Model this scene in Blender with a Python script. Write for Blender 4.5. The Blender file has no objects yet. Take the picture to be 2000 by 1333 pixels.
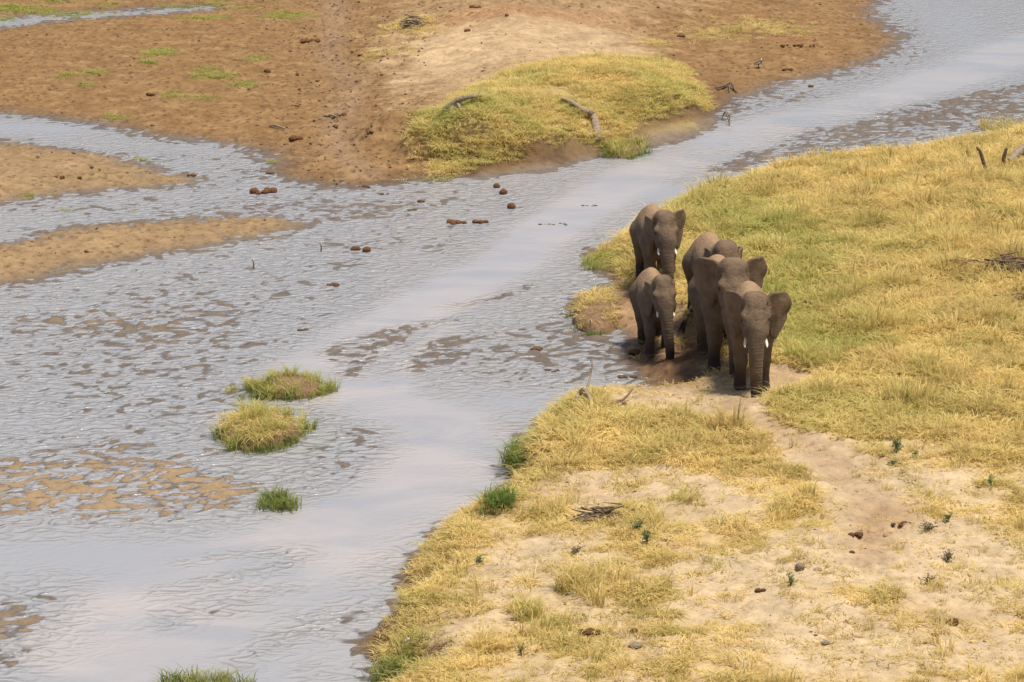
import bpy, math, random
import numpy as np
from mathutils import Vector, Matrix
random.seed(7); RNG = np.random.default_rng(11)
R = math.radians
SC = bpy.context.scene
COL = SC.collection

# ------------------------------------------------------------------ camera, sky, sun, exposure
CAM_H, PITCH, HFOV = 17.8, R(13.5), R(16.0)
cam_d = bpy.data.cameras.new('camera'); cam = bpy.data.objects.new('camera', cam_d); COL.objects.link(cam)
cam.location = (0, 0, CAM_H); cam.rotation_euler = (R(90) - PITCH, 0, 0)
cam_d.sensor_fit = 'HORIZONTAL'; cam_d.angle = HFOV; cam_d.clip_start = 1.0; cam_d.clip_end = 6000
SC.camera = cam

SUN_EL, SUN_AZ = R(74), R(112)           # azimuth clockwise from +Y: high light from the right of the herd
w = bpy.data.worlds.new('World'); SC.world = w; w.use_nodes = True
nt = w.node_tree; nt.nodes.clear()
sky = nt.nodes.new('ShaderNodeTexSky'); sky.sky_type = 'NISHITA'; sky.sun_disc = False
sky.sun_elevation = SUN_EL; sky.sun_rotation = SUN_AZ
sky.air_density = 1.0; sky.dust_density = 6.0; sky.ozone_density = 1.0; sky.altitude = 900
bg = nt.nodes.new('ShaderNodeBackground'); bg.inputs[1].default_value = 0.062
out = nt.nodes.new('ShaderNodeOutputWorld')
nt.links.new(sky.outputs[0], bg.inputs[0]); nt.links.new(bg.outputs[0], out.inputs[0])

sun_d = bpy.data.lights.new('sun', 'SUN'); sun = bpy.data.objects.new('sun', sun_d); COL.objects.link(sun)
sun_d.energy = 2.4; sun_d.angle = R(10); sun_d.color = (1.0, 0.92, 0.78)
sd = Vector((math.sin(SUN_AZ) * math.cos(SUN_EL), math.cos(SUN_AZ) * math.cos(SUN_EL), math.sin(SUN_EL)))
sun.rotation_euler = sd.to_track_quat('Z', 'Y').to_euler()

SC.view_settings.view_transform = 'Standard'; SC.view_settings.look = 'None'
SC.view_settings.gamma = 1.0; SC.view_settings.use_curve_mapping = False
SC.view_settings.exposure = 0.88

# ------------------------------------------------------------------ measuring the place
FPX = 1000 / math.tan(HFOV / 2)
def P(u, v, z=0.0):
    """ground point at height z seen at photo pixel (u, v) of 2000 x 1333"""
    dx = (u - 1000) / FPX; dy = (666.5 - v) / FPX
    d = np.array([dx, math.cos(PITCH) + dy * math.sin(PITCH), -math.sin(PITCH) + dy * math.cos(PITCH)])
    k = (z - CAM_H) / d[2]
    return d[0] * k, d[1] * k
def mpp(v):
    """metres per photo pixel across the view at row v"""
    e = PITCH + math.atan((v - 666.5) / FPX)
    return CAM_H / math.sin(e) / FPX
def polyP(pts, z=0.0):
    return np.array([P(p[0], p[1], p[2] if len(p) > 2 else z) for p in pts])

# ------------------------------------------------------------------ numeric noise and fields
def _hash(ix, iy, seed):
    h = (ix.astype(np.int64) * 374761393 + iy.astype(np.int64) * 668265263 + seed * 2147483647) & 0xffffffff
    h = ((h ^ (h >> 13)) * 1274126177) & 0xffffffff
    return ((h ^ (h >> 16)) & 0xffffff) / float(0xffffff)
def perlin(x, y, seed=0):
    x = np.asarray(x, float); y = np.asarray(y, float)
    ix = np.floor(x); iy = np.floor(y); fx = x - ix; fy = y - iy
    ux = fx * fx * fx * (fx * (fx * 6 - 15) + 10); uy = fy * fy * fy * (fy * (fy * 6 - 15) + 10)
    def g(ox, oy):
        a = _hash(ix + ox, iy + oy, seed) * 2 * np.pi
        return np.cos(a) * (fx - ox) + np.sin(a) * (fy - oy)
    a = g(0, 0); b = g(1, 0); c = g(0, 1); d = g(1, 1)
    return ((a + (b - a) * ux) * (1 - uy) + (c + (d - c) * ux) * uy) * 1.6
def fbm(x, y, octv=4, seed=0, gain=0.5):
    s = 0; a = 1.0; f = 1.0; tot = 0
    for o in range(octv):
        s = s + a * perlin(x * f + o * 17.3, y * f - o * 9.1, seed + o); tot += a * a; a *= gain; f *= 2.07
    return s / math.sqrt(tot)
def sstep(a, b, x):
    t = np.clip((x - a) / (b - a), 0, 1); return t * t * (3 - 2 * t)
def poly_sd(X, Y, poly):
    """signed distance, positive inside"""
    d2 = np.full(X.shape, 1e18); inside = np.zeros(X.shape, bool)
    n = len(poly)
    for i in range(n):
        ax, ay = poly[i]; bx, by = poly[(i + 1) % n]
        ex, ey = bx - ax, by - ay
        t = np.clip(((X - ax) * ex + (Y - ay) * ey) / (ex * ex + ey * ey + 1e-12), 0, 1)
        d2 = np.minimum(d2, (X - ax - t * ex) ** 2 + (Y - ay - t * ey) ** 2)
        c = ((ay > Y) != (by > Y))
        if abs(ey) > 1e-12:
            inside ^= c & (X < ex * (Y - ay) / ey + ax)
    d = np.sqrt(d2); return np.where(inside, d, -d)
def line_d(X, Y, pl):
    d2 = np.full(X.shape, 1e18)
    for i in range(len(pl) - 1):
        ax, ay = pl[i]; ex, ey = pl[i + 1][0] - ax, pl[i + 1][1] - ay
        t = np.clip(((X - ax) * ex + (Y - ay) * ey) / (ex * ex + ey * ey + 1e-12), 0, 1)
        d2 = np.minimum(d2, (X - ax - t * ex) ** 2 + (Y - ay - t * ey) ** 2)
    return np.sqrt(d2)
X0, X1, Y0, Y1, CS = -29.0, 29.0, 40.0, 146.0, 0.22
CX = np.arange(X0, X1 + 1e-6, CS); CY = np.arange(Y0, Y1 + 1e-6, CS)
GX, GY = np.meshgrid(CX, CY)
def blob(u, v, ru, rv, z=0.0, rot=0.0):
    """soft spot round photo pixel (u, v), radii in photo pixels, laid on the ground"""
    x, y = P(u, v, z); rx = ru * mpp(v); y2 = P(u, v - rv, z)[1]; y3 = P(u, v + rv, z)[1]; ry = abs(y2 - y3) / 2
    dx = GX - x; dy = GY - y
    if rot:
        c, s = math.cos(rot), math.sin(rot); dx, dy = dx * c + dy * s, -dx * s + dy * c
    return np.exp(-((dx / rx) ** 2 + (dy / ry) ** 2))
def samp(F, x, y):
    x = np.clip((np.asarray(x) - X0) / CS, 0, len(CX) - 1.001); y = np.clip((np.asarray(y) - Y0) / CS, 0, len(CY) - 1.001)
    i = x.astype(int); j = y.astype(int); fx = x - i; fy = y - j
    return (F[j, i] * (1 - fx) + F[j, i + 1] * fx) * (1 - fy) + (F[j + 1, i] * (1 - fx) + F[j + 1, i + 1] * fx) * fy

# outlines of the land, traced on the photograph and laid on the ground
RB = [(2500, 130, .5), (2100, 195, .5), (2000, 228, .5), (1950, 246, .5), (1925, 266, .5), (1880, 268, .5), (1800, 281, .5), (1740, 291, .5), (1690, 291, .5),
      (1640, 301, .5), (1560, 311, .5), (1500, 324, .5), (1440, 341, .5), (1380, 364, .5), (1330, 381, .4), (1290, 402, .4), (1250, 432, .3),
      (1212, 466, .1), (1188, 480), (1148, 490), (1145, 502), (1165, 520), (1188, 545), (1196, 560), (1150, 574), (1106, 596), (1128, 624), (1185, 642), (1222, 648),
      (1212, 680), (1228, 705), (1262, 745), (1272, 770), (1200, 784), (1130, 790), (1085, 806), (1050, 830), (1032, 858), (1003, 890), (992, 915), (1000, 948),
      (962, 988), (955, 1000), (900, 1015), (862, 1032), (840, 1064), (815, 1086), (795, 1096), (785, 1118), (776, 1150), (790, 1178), (768, 1200),
      (735, 1232), (705, 1250), (700, 1268), (712, 1285), (732, 1300), (728, 1320), (735, 1345), (720, 1400), (690, 1600), (2600, 1600)]
LA = [(-700, 190), (0, 222), (100, 232), (200, 245), (300, 268), (380, 275), (450, 285), (510, 300), (532, 320), (522, 335), (545, 350), (600, 362), (680, 368),
      (740, 365), (800, 358), (850, 350), (900, 345), (960, 338), (1020, 330), (1080, 322), (1130, 308), (1180, 300), (1245, 288), (1255, 272), (1300, 257),
      (1360, 237), (1420, 212), (1432, 195), (1470, 185), (1530, 165), (1600, 150), (1680, 130), (1740, 105), (1765, 80), (1750, 60), (1715, 40), (1708, 15),
      (1722, 0), (1800, -60), (1900, -130), (-1200, -130)]
CH = [(-500, 110), (-40, 62), (0, 57), (60, 48), (130, 40), (240, 33), (330, 27), (410, 20), (405, 14), (330, 15), (240, 22), (120, 28), (40, 34), (-40, 42), (-500, 80)]
LB = [(-500, 260), (0, 274), (60, 284), (140, 294), (200, 300), (260, 318), (330, 338), (385, 348), (390, 358), (340, 365), (280, 370), (200, 372), (120, 382), (60, 392), (0, 398), (-500, 430)]
LC = [(-500, 500), (0, 480), (60, 465), (110, 447), (200, 440), (300, 432), (400, 425), (500, 424), (560, 427), (590, 436), (570, 448), (500, 465), (420, 480), (320, 497), (200, 517), (120, 536), (40, 553), (0, 560), (-500, 620)]
FB = [(690, 292), (760, 308), (830, 326), (900, 337), (980, 331), (1060, 320), (1130, 303), (1180, 292), (1240, 266), (1330, 239), (1420, 208), (1425, 188), (1405, 150), (1385, 112),
      (1360, 85), (1420, 55), (1500, 25), (1620, -20), (1700, -100), (690, -100), (640, 60), (625, 150), (650, 240)]
FG = [(824, 240), (862, 202), (900, 172), (960, 152), (1050, 124), (1150, 104), (1250, 90), (1320, 87), (1350, 112), (1380, 152), (1412, 180), (1422, 198), (1380, 208), (1330, 224), (1280, 234), (1240, 246), (1180, 262), (1120, 278), (1060, 294), (980, 306), (920, 308), (878, 294), (848, 278), (824, 260)]
sdR = poly_sd(GX, GY, polyP(RB))
sdA = np.minimum(poly_sd(GX, GY, polyP(LA)), -poly_sd(GX, GY, polyP(CH)))
sdB = poly_sd(GX, GY, polyP(LB)); sdC = poly_sd(GX, GY, polyP(LC))
sdF = poly_sd(GX, GY, polyP(FB)); sdG = poly_sd(GX, GY, polyP([(p[0], p[1], .60 + .40 * min(1, max(0, (300 - p[1]) / 170))) for p in FG]))
sdL = np.maximum(sdA, np.maximum(sdB, sdC))
sdA_ = sdA
land = np.maximum(sdR, sdL)
T = np.clip(-land * np.where(sdR > sdL, 4.0, 1.9), -5, 3.2)
# shallows where ripples of mud break the water: (u, v, ru, rv, amount)
chan = np.zeros_like(GX)              # deep smooth thread of the stream
pl = polyP([(2050, 75), (1800, 170), (1500, 250), (1250, 340), (1080, 440), (980, 520), (850, 585), (720, 655), (610, 720), (680, 770), (850, 820), (900, 880), (800, 980), (620, 1060), (350, 1150), (230, 1260), (260, 1400)])
chd = line_d(GX, GY, pl)
chan = np.exp(-(chd / (1.0 + .5 * sstep(75, 55, GY) + .4 * sstep(85, 110, GY))) ** 4)
pl2 = polyP([(870, 640), (815, 690), (780, 740), (790, 800)]); chan = np.maximum(chan, 0.9 * np.exp(-(line_d(GX, GY, pl2) / .3) ** 2))
calm = np.clip(blob(180, 1085, 330, 40) + blob(500, 1180, 230, 120) + blob(290, 1290, 50, 60) + blob(640, 1260, 160, 90) + blob(1300, 370, 130, 40) + blob(150, 250, 260, 14) + .8 * blob(1850, 60, 90, 80) + blob(1040, 790, 150, 30) + blob(650, 1010, 120, 40) + .6 * blob(60, 600, 60, 8) + .5 * blob(640, 500, 160, 12), 0, 1)
shal = .80 * (1 - np.clip(chan * 1.2, 0, 1)) * (1 - calm) * (1 + .35 * fbm(GX * .45, GY * .35, 2, 31))
for b in [(100, 620, 420, 60, 1.15), (420, 560, 230, 60, 1.2), (150, 750, 330, 70, 1.4), (350, 660, 330, 60, 1.25), (110, 955, 260, 55, 2.35), (330, 965, 160, 40, 2.0),
          (60, 1240, 170, 70, 2.3), (700, 860, 110, 70, 1.35), (630, 930, 90, 40, 0.9), (960, 680, 120, 40, 1.5), (1120, 640, 110, 40, 1.4), (1080, 720, 140, 40, 1.7), (1190, 680, 70, 40, 2.2),
          (1120, 560, 60, 30, 1.1), (880, 690, 50, 40, 1.2), (700, 420, 170, 40, 1.7), (500, 400, 220, 22, 1.3), (620, 500, 150, 40, 1.3), (900, 390, 160, 30, 1.0), (850, 480, 90, 22, 1.2),
          (1560, 190, 160, 20, 1.7), (1680, 140, 60, 20, 1.6), (1800, 80, 70, 50, 1.1), (1450, 215, 80, 16, 1.4), (1740, 30, 60, 25, 1.2), (330, 310, 180, 14, 1.2), (420, 345, 130, 22, 1.4), (200, 410, 260, 22, 1.2),
          (1500, 300, 190, 14, 2.5), (1650, 262, 170, 20, 2.6), (1850, 228, 170, 20, 2.7), (1960, 205, 90, 22, 2.7), (1400, 325, 80, 12, 1.7), (1330, 350, 60, 12, 1.3),
          (745, 672, 50, 22, 1.6), (735, 690, 22, 8, 1.6), (775, 660, 20, 5, 1.6), (600, 1310, 35, 14, 1.9), (560, 1085, 60, 10, 0.7), (480, 1130, 120, 14, 0.6), (560, 1240, 60, 14, 0.9), (500, 1180, 150, 14, 0.5),
          (660, 790, 60, 14, 1.3), (230, 880, 200, 40, 1.2), (400, 800, 200, 60, 1.0)]:
    shal += b[4] * (.55 if b[4] < 2.0 else .95) * blob(*b[:4]) * (1 - .75 * chan)
strokes = [([(655, 705), (668, 682), (705, 664), (760, 648)], .10, 1.2), ([(745, 668), (775, 650), (825, 640)], .12, 1.3), ([(760, 1185), (700, 1200), (640, 1235)], .15, .9), ([(880, 600), (960, 585), (1040, 560)], .12, 1.0), ([(640, 692), (672, 668), (735, 652), (800, 636), (880, 624)], .12, 1.5), ([(670, 730), (682, 708), (712, 684), (752, 668), (800, 655)], .13, 1.5), ([(802, 724), (820, 700), (850, 675), (872, 662)], .16, 1.9),
           ([(690, 735), (700, 715), (730, 700)], .14, 1.2), ([(700, 695), (740, 676), (790, 668)], .10, 1.5), ([(310, 1160), (400, 1140), (520, 1112), (590, 1090)], .2, 1.25), ([(330, 1195), (400, 1180), (500, 1155), (560, 1150)], .2, 1.2),
           ([(320, 1225), (420, 1200), (480, 1190)], .2, 1.1), ([(360, 1100), (440, 1085), (560, 1075), (590, 1070)], .15, 1.2), ([(480, 1290), (560, 1245), (590, 1215)], .25, 1.1), ([(640, 1210), (690, 1190)], .3, .9),
           ([(1420, 330), (1500, 308), (1600, 285), (1720, 248), (1850, 205), (1990, 170)], .22, 1.9)]
for pl, wd, am in strokes:
    shal += am * (1.35 if pl[0][1] < 1000 else .85) * np.exp(-(line_d(GX, GY, polyP(pl)) / (wd * 1.7)) ** 2)
noshal = 1 - 0.0 * chan
TS = 2.9 - shal * 1.25 * noshal
T = np.minimum(T, np.maximum(TS, 0.15) * 1.0 + 0.0) if False else -np.log(np.exp(-np.clip(T, -5, 4) * 3) + np.exp(-np.maximum(TS, .1) * 3)) / 3
RIP = np.clip(shal / 1.3, 0, 1)        # how much the water there is rippled
# muddy ground by the herd slopes gently into the water
bay = np.clip(blob(1240, 640, 75, 110) + blob(1330, 720, 110, 70) + blob(1250, 760, 70, 30) + blob(1210, 560, 50, 60) + blob(1180, 500, 60, 30), 0, 1)
HR = 0.55 * sstep(0.0, 1.1, sdR + 0.25 * fbm(GX * .9, GY * .9, 2, 5)) * (1 - .75 * bay) + 0.25 * sstep(1, 9, sdR) * (1 - .6 * bay) + 0.14 * fbm(GX * .35, GY * .35, 3, 9) * sstep(.4, 3, sdR)
WF = 8 - 6.9 * np.clip(blob(1000, 320, 380, 50) + blob(1330, 235, 160, 40) + blob(760, 300, 90, 30), 0, 1)
HF = 0.75 * np.clip((sdF + 0.5 * fbm(GX * .5, GY * .5, 2, 3)) / WF, 0, 1) ** .8 + 0.35 * sstep(1, 9, sdF) + 0.16 * fbm(GX * .3, GY * .3, 3, 19) * sstep(.5, 3, sdF) 
HF = HF + .55 * sstep(-.2, 2.4, sdG + .4 * fbm(GX * .6, GY * .6, 2, 23))
HBASE = np.where(sdR > -1, HR, 0) + HF
path1 = line_d(GX, GY, polyP([(1560, 745), (1470, 790), (1420, 815), (1500, 850), (1590, 905), (1650, 950), (1690, 1000), (1720, 1060), (1690, 1120)], .6))
HBASE -= 0.06 * np.exp(-(path1 / .4) ** 2)
path2 = line_d(GX, GY, polyP([(650, -20), (655, 50), (640, 110), (690, 190), (655, 260), (670, 310), (720, 345)], .05))

def ripple(x, y):
    wx = x + .35 * perlin(x * .9, y * .9, 41); wy = y + .25 * perlin(x * 1.1, y * 1.1, 42)
    n = .35 * perlin(wx * .9, wy * .9, 43) + .9 * perlin(wx * 3.2, wy * 3.9, 46) + .9 * (.4 - 1.5 * np.abs(perlin(wx * 3.4 + 7, wy * 4.2, 44))) + .3 * perlin(wx * 6.5, wy * 4.9, 45)
    return n * 1.6
def prints(x, y, cell, seed, rad, prob):
    ix = np.floor(x / cell); iy = np.floor(y / cell); d = np.full(x.shape, 9.0)
    for ox in (-1, 0, 1):
        for oy in (-1, 0, 1):
            jx = ix + ox; jy = iy + oy; cx = (jx + .5 + .8 * (_hash(jx, jy, seed) - .5)) * cell; cy = (jy + .5 + .8 * (_hash(jx, jy, seed + 1) - .5)) * cell
            ok = _hash(jx, jy, seed + 2) < prob; q = np.sqrt((x - cx) ** 2 + (y - cy) ** 2) / (rad * (.75 + .5 * _hash(jx, jy, seed + 3)))
            d = np.minimum(d, np.where(ok, q, 9.0))
    return sstep(1.05, .6, d) - .55 * np.exp(-((d - 1.2) / .22) ** 2)
TREAD = np.clip(1.0 * np.exp(-(path1 / .8) ** 2) + .9 * np.exp(-(path2 / 1.0) ** 2) + .35 + bay + .3 * blob(1850, 1150, 200, 90, .6), 0, 1)
def ground_z(x, y):
    t = samp(T, x, y); n = ripple(x, y)
    z = -(t - n * np.where(t < -1.5, .55, 1.0)) * 0.03
    z = np.clip(z, -.35, .16)
    hb = samp(HBASE, x, y)
    rough = sstep(-.5, -2.5, t)
    pr = samp(TREAD, x, y) * sstep(-.6, -2.0, t)
    z = z - .040 * pr * prints(x, y, .62, 77, .20, .75) - .016 * pr * prints(x, y, .31, 87, .09, .7)
    z = z + hb + rough * (0.026 * fbm(x * 2.3, y * 2.3, 3, 51) + .022 * perlin(x * 4.2, y * 4.2, 52) + .012 * perlin(x * 7.5, y * 7.5, 53))
    return z
def gz(x, y): return float(ground_z(np.array([x]), np.array([y]))[0])
def at(u, v, lift=0.0):
    zs = np.linspace(2.6, 0.0, 400); q = np.array([P(u, v, z) for z in zs]); g = ground_z(q[:, 0], q[:, 1]); k = np.nonzero(g >= zs)[0]; k = k[0] if len(k) else -1
    return Vector((q[k, 0], q[k, 1], max(g[k], 0.0) + lift))

# ------------------------------------------------------------------ materials
def nodes_of(name):
    m = bpy.data.materials.new(name); m.use_nodes = True
    n = m.node_tree; b = n.nodes['Principled BSDF']; return m, n, b
def N(n, typ, **kw):
    nd = n.nodes.new(typ)
    for k, v in kw.items():
        if k.startswith('i_'):
            key = k[2:]; key = int(key) if key.isdigit() else key.replace('_', ' ')
            nd.inputs[key].default_value = v
        else: setattr(nd, k, v)
    return nd
def ramp(n, src, stops):
    r = n.nodes.new('ShaderNodeValToRGB'); e = r.color_ramp.elements
    while len(e) > 2: e.remove(e[-1])
    for i, (p, c) in enumerate(stops):
        el = e[i] if i < 2 else e.new(p)
        el.position = p; el.color = (*c, 1) if len(c) == 3 else c
    n.links.new(src, r.inputs[0]); return r
def simple_mat(name, c1, c2, scale=8, rough=.85, bump=.3, bdist=.01, spec=.3):
    m, n, b = nodes_of(name)
    tc = N(n, 'ShaderNodeTexCoord'); no = N(n, 'ShaderNodeTexNoise', i_Scale=scale, i_Detail=6.0, i_Roughness=.65)
    n.links.new(tc.outputs['Object'], no.inputs['Vector'])
    r = ramp(n, no.outputs['Fac'], [(.3, c1), (.7, c2)]); n.links.new(r.outputs[0], b.inputs['Base Color'])
    bp = N(n, 'ShaderNodeBump', i_Strength=bump, i_Distance=bdist); n.links.new(no.outputs['Fac'], bp.inputs['Height']); n.links.new(bp.outputs[0], b.inputs['Normal'])
    b.inputs['Roughness'].default_value = rough; b.inputs['Specular IOR Level'].default_value = spec
    return m
def ground_mat():
    m, n, b = nodes_of('ground'); L = n.links.new
    at_ = N(n, 'ShaderNodeAttribute', attribute_name='albedo'); wet = N(n, 'ShaderNodeAttribute', attribute_name='wet')
    geo = N(n, 'ShaderNodeNewGeometry')
    n1 = N(n, 'ShaderNodeTexNoise', i_Scale=7.0, i_Detail=8.0, i_Roughness=.7); L(geo.outputs['Position'], n1.inputs['Vector'])
    n2 = N(n, 'ShaderNodeTexNoise', i_Scale=2.3, i_Detail=5.0, i_Roughness=.6); L(geo.outputs['Position'], n2.inputs['Vector'])
    r1 = ramp(n, n1.outputs['Fac'], [(.28, (.50, .45, .40)), (.44, (.94, .93, .92)), (.6, (1.05, 1.05, 1.05)), (.75, (1.25, 1.22, 1.2))])
    r2 = ramp(n, n2.outputs['Fac'], [(.3, (.82, .80, .78)), (.7, (1.14, 1.13, 1.1))])
    mx = N(n, 'ShaderNodeMix', data_type='RGBA', blend_type='MULTIPLY'); mx.inputs[0].default_value = 1.0
    L(at_.outputs['Color'], mx.inputs[6]); L(r1.outputs[0], mx.inputs[7])
    mx2 = N(n, 'ShaderNodeMix', data_type='RGBA', blend_type='MULTIPLY'); mx2.inputs[0].default_value = 1.0
    L(mx.outputs[2], mx2.inputs[6]); L(r2.outputs[0], mx2.inputs[7])
    L(mx2.outputs[2], b.inputs['Base Color'])
    mr = N(n, 'ShaderNodeMapRange', i_1=0.0, i_2=1.0, i_3=.95, i_4=.5); L(wet.outputs['Fac'], mr.inputs[0]); L(mr.outputs[0], b.inputs['Roughness'])
    sp = N(n, 'ShaderNodeMapRange', i_1=0.0, i_2=1.0, i_3=.1, i_4=.5); L(wet.outputs['Fac'], sp.inputs[0]); L(sp.outputs[0], b.inputs['Specular IOR Level'])
    vo = N(n, 'ShaderNodeTexVoronoi', i_Scale=4.6, i_Randomness=1.0); wn = N(n, 'ShaderNodeMapping'); wn.inputs['Scale'].default_value = (1, 1, .2)
    dv = N(n, 'ShaderNodeMix', data_type='VECTOR'); dv.inputs[0].default_value = .12; L(geo.outputs['Position'], dv.inputs[4]); L(n1.outputs['Color'], dv.inputs[5]); L(dv.outputs[1], wn.inputs['Vector']); L(wn.outputs[0], vo.inputs['Vector'])
    pit = N(n, 'ShaderNodeAttribute', attribute_name='pit'); pm = N(n, 'ShaderNodeMapRange', i_1=.12, i_2=.42, i_3=1.0, i_4=0.0); L(vo.outputs['Distance'], pm.inputs[0])
    pk = N(n, 'ShaderNodeMath', operation='MULTIPLY'); L(pm.outputs[0], pk.inputs[0]); L(pit.outputs['Fac'], pk.inputs[1])
    hh = N(n, 'ShaderNodeMath', operation='MULTIPLY_ADD'); L(pk.outputs[0], hh.inputs[0]); hh.inputs[1].default_value = -.9; L(n1.outputs['Fac'], hh.inputs[2])
    p2 = N(n, 'ShaderNodeMath', operation='MULTIPLY'); L(pk.outputs[0], p2.inputs[0]); p2.inputs[1].default_value = .55
    mx3 = N(n, 'ShaderNodeMix', data_type='RGBA'); L(p2.outputs[0], mx3.inputs[0]); L(mx2.outputs[2], mx3.inputs[6]); mx3.inputs[7].default_value = (.12, .065, .03, 1); L(mx3.outputs[2], b.inputs['Base Color'])
    bp = N(n, 'ShaderNodeBump', i_Strength=1.0, i_Distance=.05); L(hh.outputs[0], bp.inputs['Height']); L(bp.outputs[0], b.inputs['Normal'])
    return m
def water_mat():
    m, n, b = nodes_of('muddy_water'); L = n.links.new
    rp = N(n, 'ShaderNodeAttribute', attribute_name='ripple'); si = N(n, 'ShaderNodeAttribute', attribute_name='silt')
    geo = N(n, 'ShaderNodeNewGeometry')
    def nz(sx, sy, sc, det, dist=0.0):
        mp = N(n, 'ShaderNodeMapping'); mp.inputs['Scale'].default_value = (sx, sy, 1); L(geo.outputs['Position'], mp.inputs['Vector'])
        t = N(n, 'ShaderNodeTexNoise', i_Scale=sc, i_Detail=det, i_Roughness=.55, i_Distortion=dist); L(mp.outputs[0], t.inputs['Vector']); return t
    a = nz(.75, 1, 3.9, 2.0, .5); a.noise_type = 'RIDGED_MULTIFRACTAL'; a.inputs['Offset'].default_value = .9; c = nz(.7, 1, 9.0, 2.0, .3); s = nz(.35, .6, .9, 4.0, .8)
    ad = N(n, 'ShaderNodeMath', operation='MULTIPLY_ADD'); L(c.outputs['Fac'], ad.inputs[0]); ad.inputs[1].default_value = .45; L(a.outputs['Fac'], ad.inputs[2])
    st = N(n, 'ShaderNodeMapRange', i_1=0.0, i_2=1.0, i_3=.03, i_4=1.0); L(rp.outputs['Fac'], st.inputs[0])
    bp = N(n, 'ShaderNodeBump', i_Distance=.055); L(st.outputs[0], bp.inputs['Strength']); L(ad.outputs[0], bp.inputs['Height']); L(bp.outputs[0], b.inputs['Normal'])
    mm = N(n, 'ShaderNodeMath', operation='MULTIPLY'); rs = ramp(n, s.outputs['Fac'], [(.35, (0, 0, 0)), (.65, (1, 1, 1))])
    L(rs.outputs[0], mm.inputs[0]); L(si.outputs['Fac'], mm.inputs[1])
    mx = N(n, 'ShaderNodeMix', data_type='RGBA'); L(mm.outputs[0], mx.inputs[0]); mx.inputs[6].default_value = (.33, .33, .345, 1); mx.inputs[7].default_value = (.43, .395, .385, 1)
    dp = N(n, 'ShaderNodeAttribute', attribute_name='depth'); dr = N(n, 'ShaderNodeMapRange', i_1=.0, i_2=.020, interpolation_type='SMOOTHSTEP'); L(dp.outputs['Fac'], dr.inputs[0])
    m3 = N(n, 'ShaderNodeMix', data_type='RGBA'); L(dr.outputs[0], m3.inputs[0]); m3.inputs[6].default_value = (.15, .135, .12, 1); L(mx.outputs[2], m3.inputs[7])
    L(m3.outputs[2], b.inputs['Base Color'])
    b.inputs['Roughness'].default_value = .14; b.inputs['IOR'].default_value = 1.333
    return m
def grass_mat(name='grass', inst=True, dry=(.94, .765, .375), dry2=(.55, .43, .18), green=(.42, .455, .13)):
    m, n, b = nodes_of(name); L = n.links.new
    n.nodes.remove(b); o = n.nodes['Material Output']
    kw = dict(attribute_type='INSTANCER') if inst else {}
    ti = N(n, 'ShaderNodeAttribute', attribute_name='tint', **kw); va = N(n, 'ShaderNodeAttribute', attribute_name='shade', **kw)
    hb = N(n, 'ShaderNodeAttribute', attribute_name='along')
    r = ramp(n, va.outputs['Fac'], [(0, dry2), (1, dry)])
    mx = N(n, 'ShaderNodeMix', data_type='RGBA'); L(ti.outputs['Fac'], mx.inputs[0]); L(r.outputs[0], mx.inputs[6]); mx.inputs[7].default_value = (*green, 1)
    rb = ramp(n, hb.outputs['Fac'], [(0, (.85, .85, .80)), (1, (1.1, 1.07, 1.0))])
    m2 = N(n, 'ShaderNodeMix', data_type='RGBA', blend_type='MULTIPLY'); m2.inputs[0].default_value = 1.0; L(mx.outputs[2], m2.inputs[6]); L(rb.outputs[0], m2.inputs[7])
    d = N(n, 'ShaderNodeBsdfDiffuse'); t = N(n, 'ShaderNodeBsdfTranslucent'); L(m2.outputs[2], d.inputs[0]); L(m2.outputs[2], t.inputs[0])
    ms = N(n, 'ShaderNodeMixShader'); ms.inputs[0].default_value = .48; L(d.outputs[0], ms.inputs[1]); L(t.outputs[0], ms.inputs[2]); L(ms.outputs[0], o.inputs[0])
    return m
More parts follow.
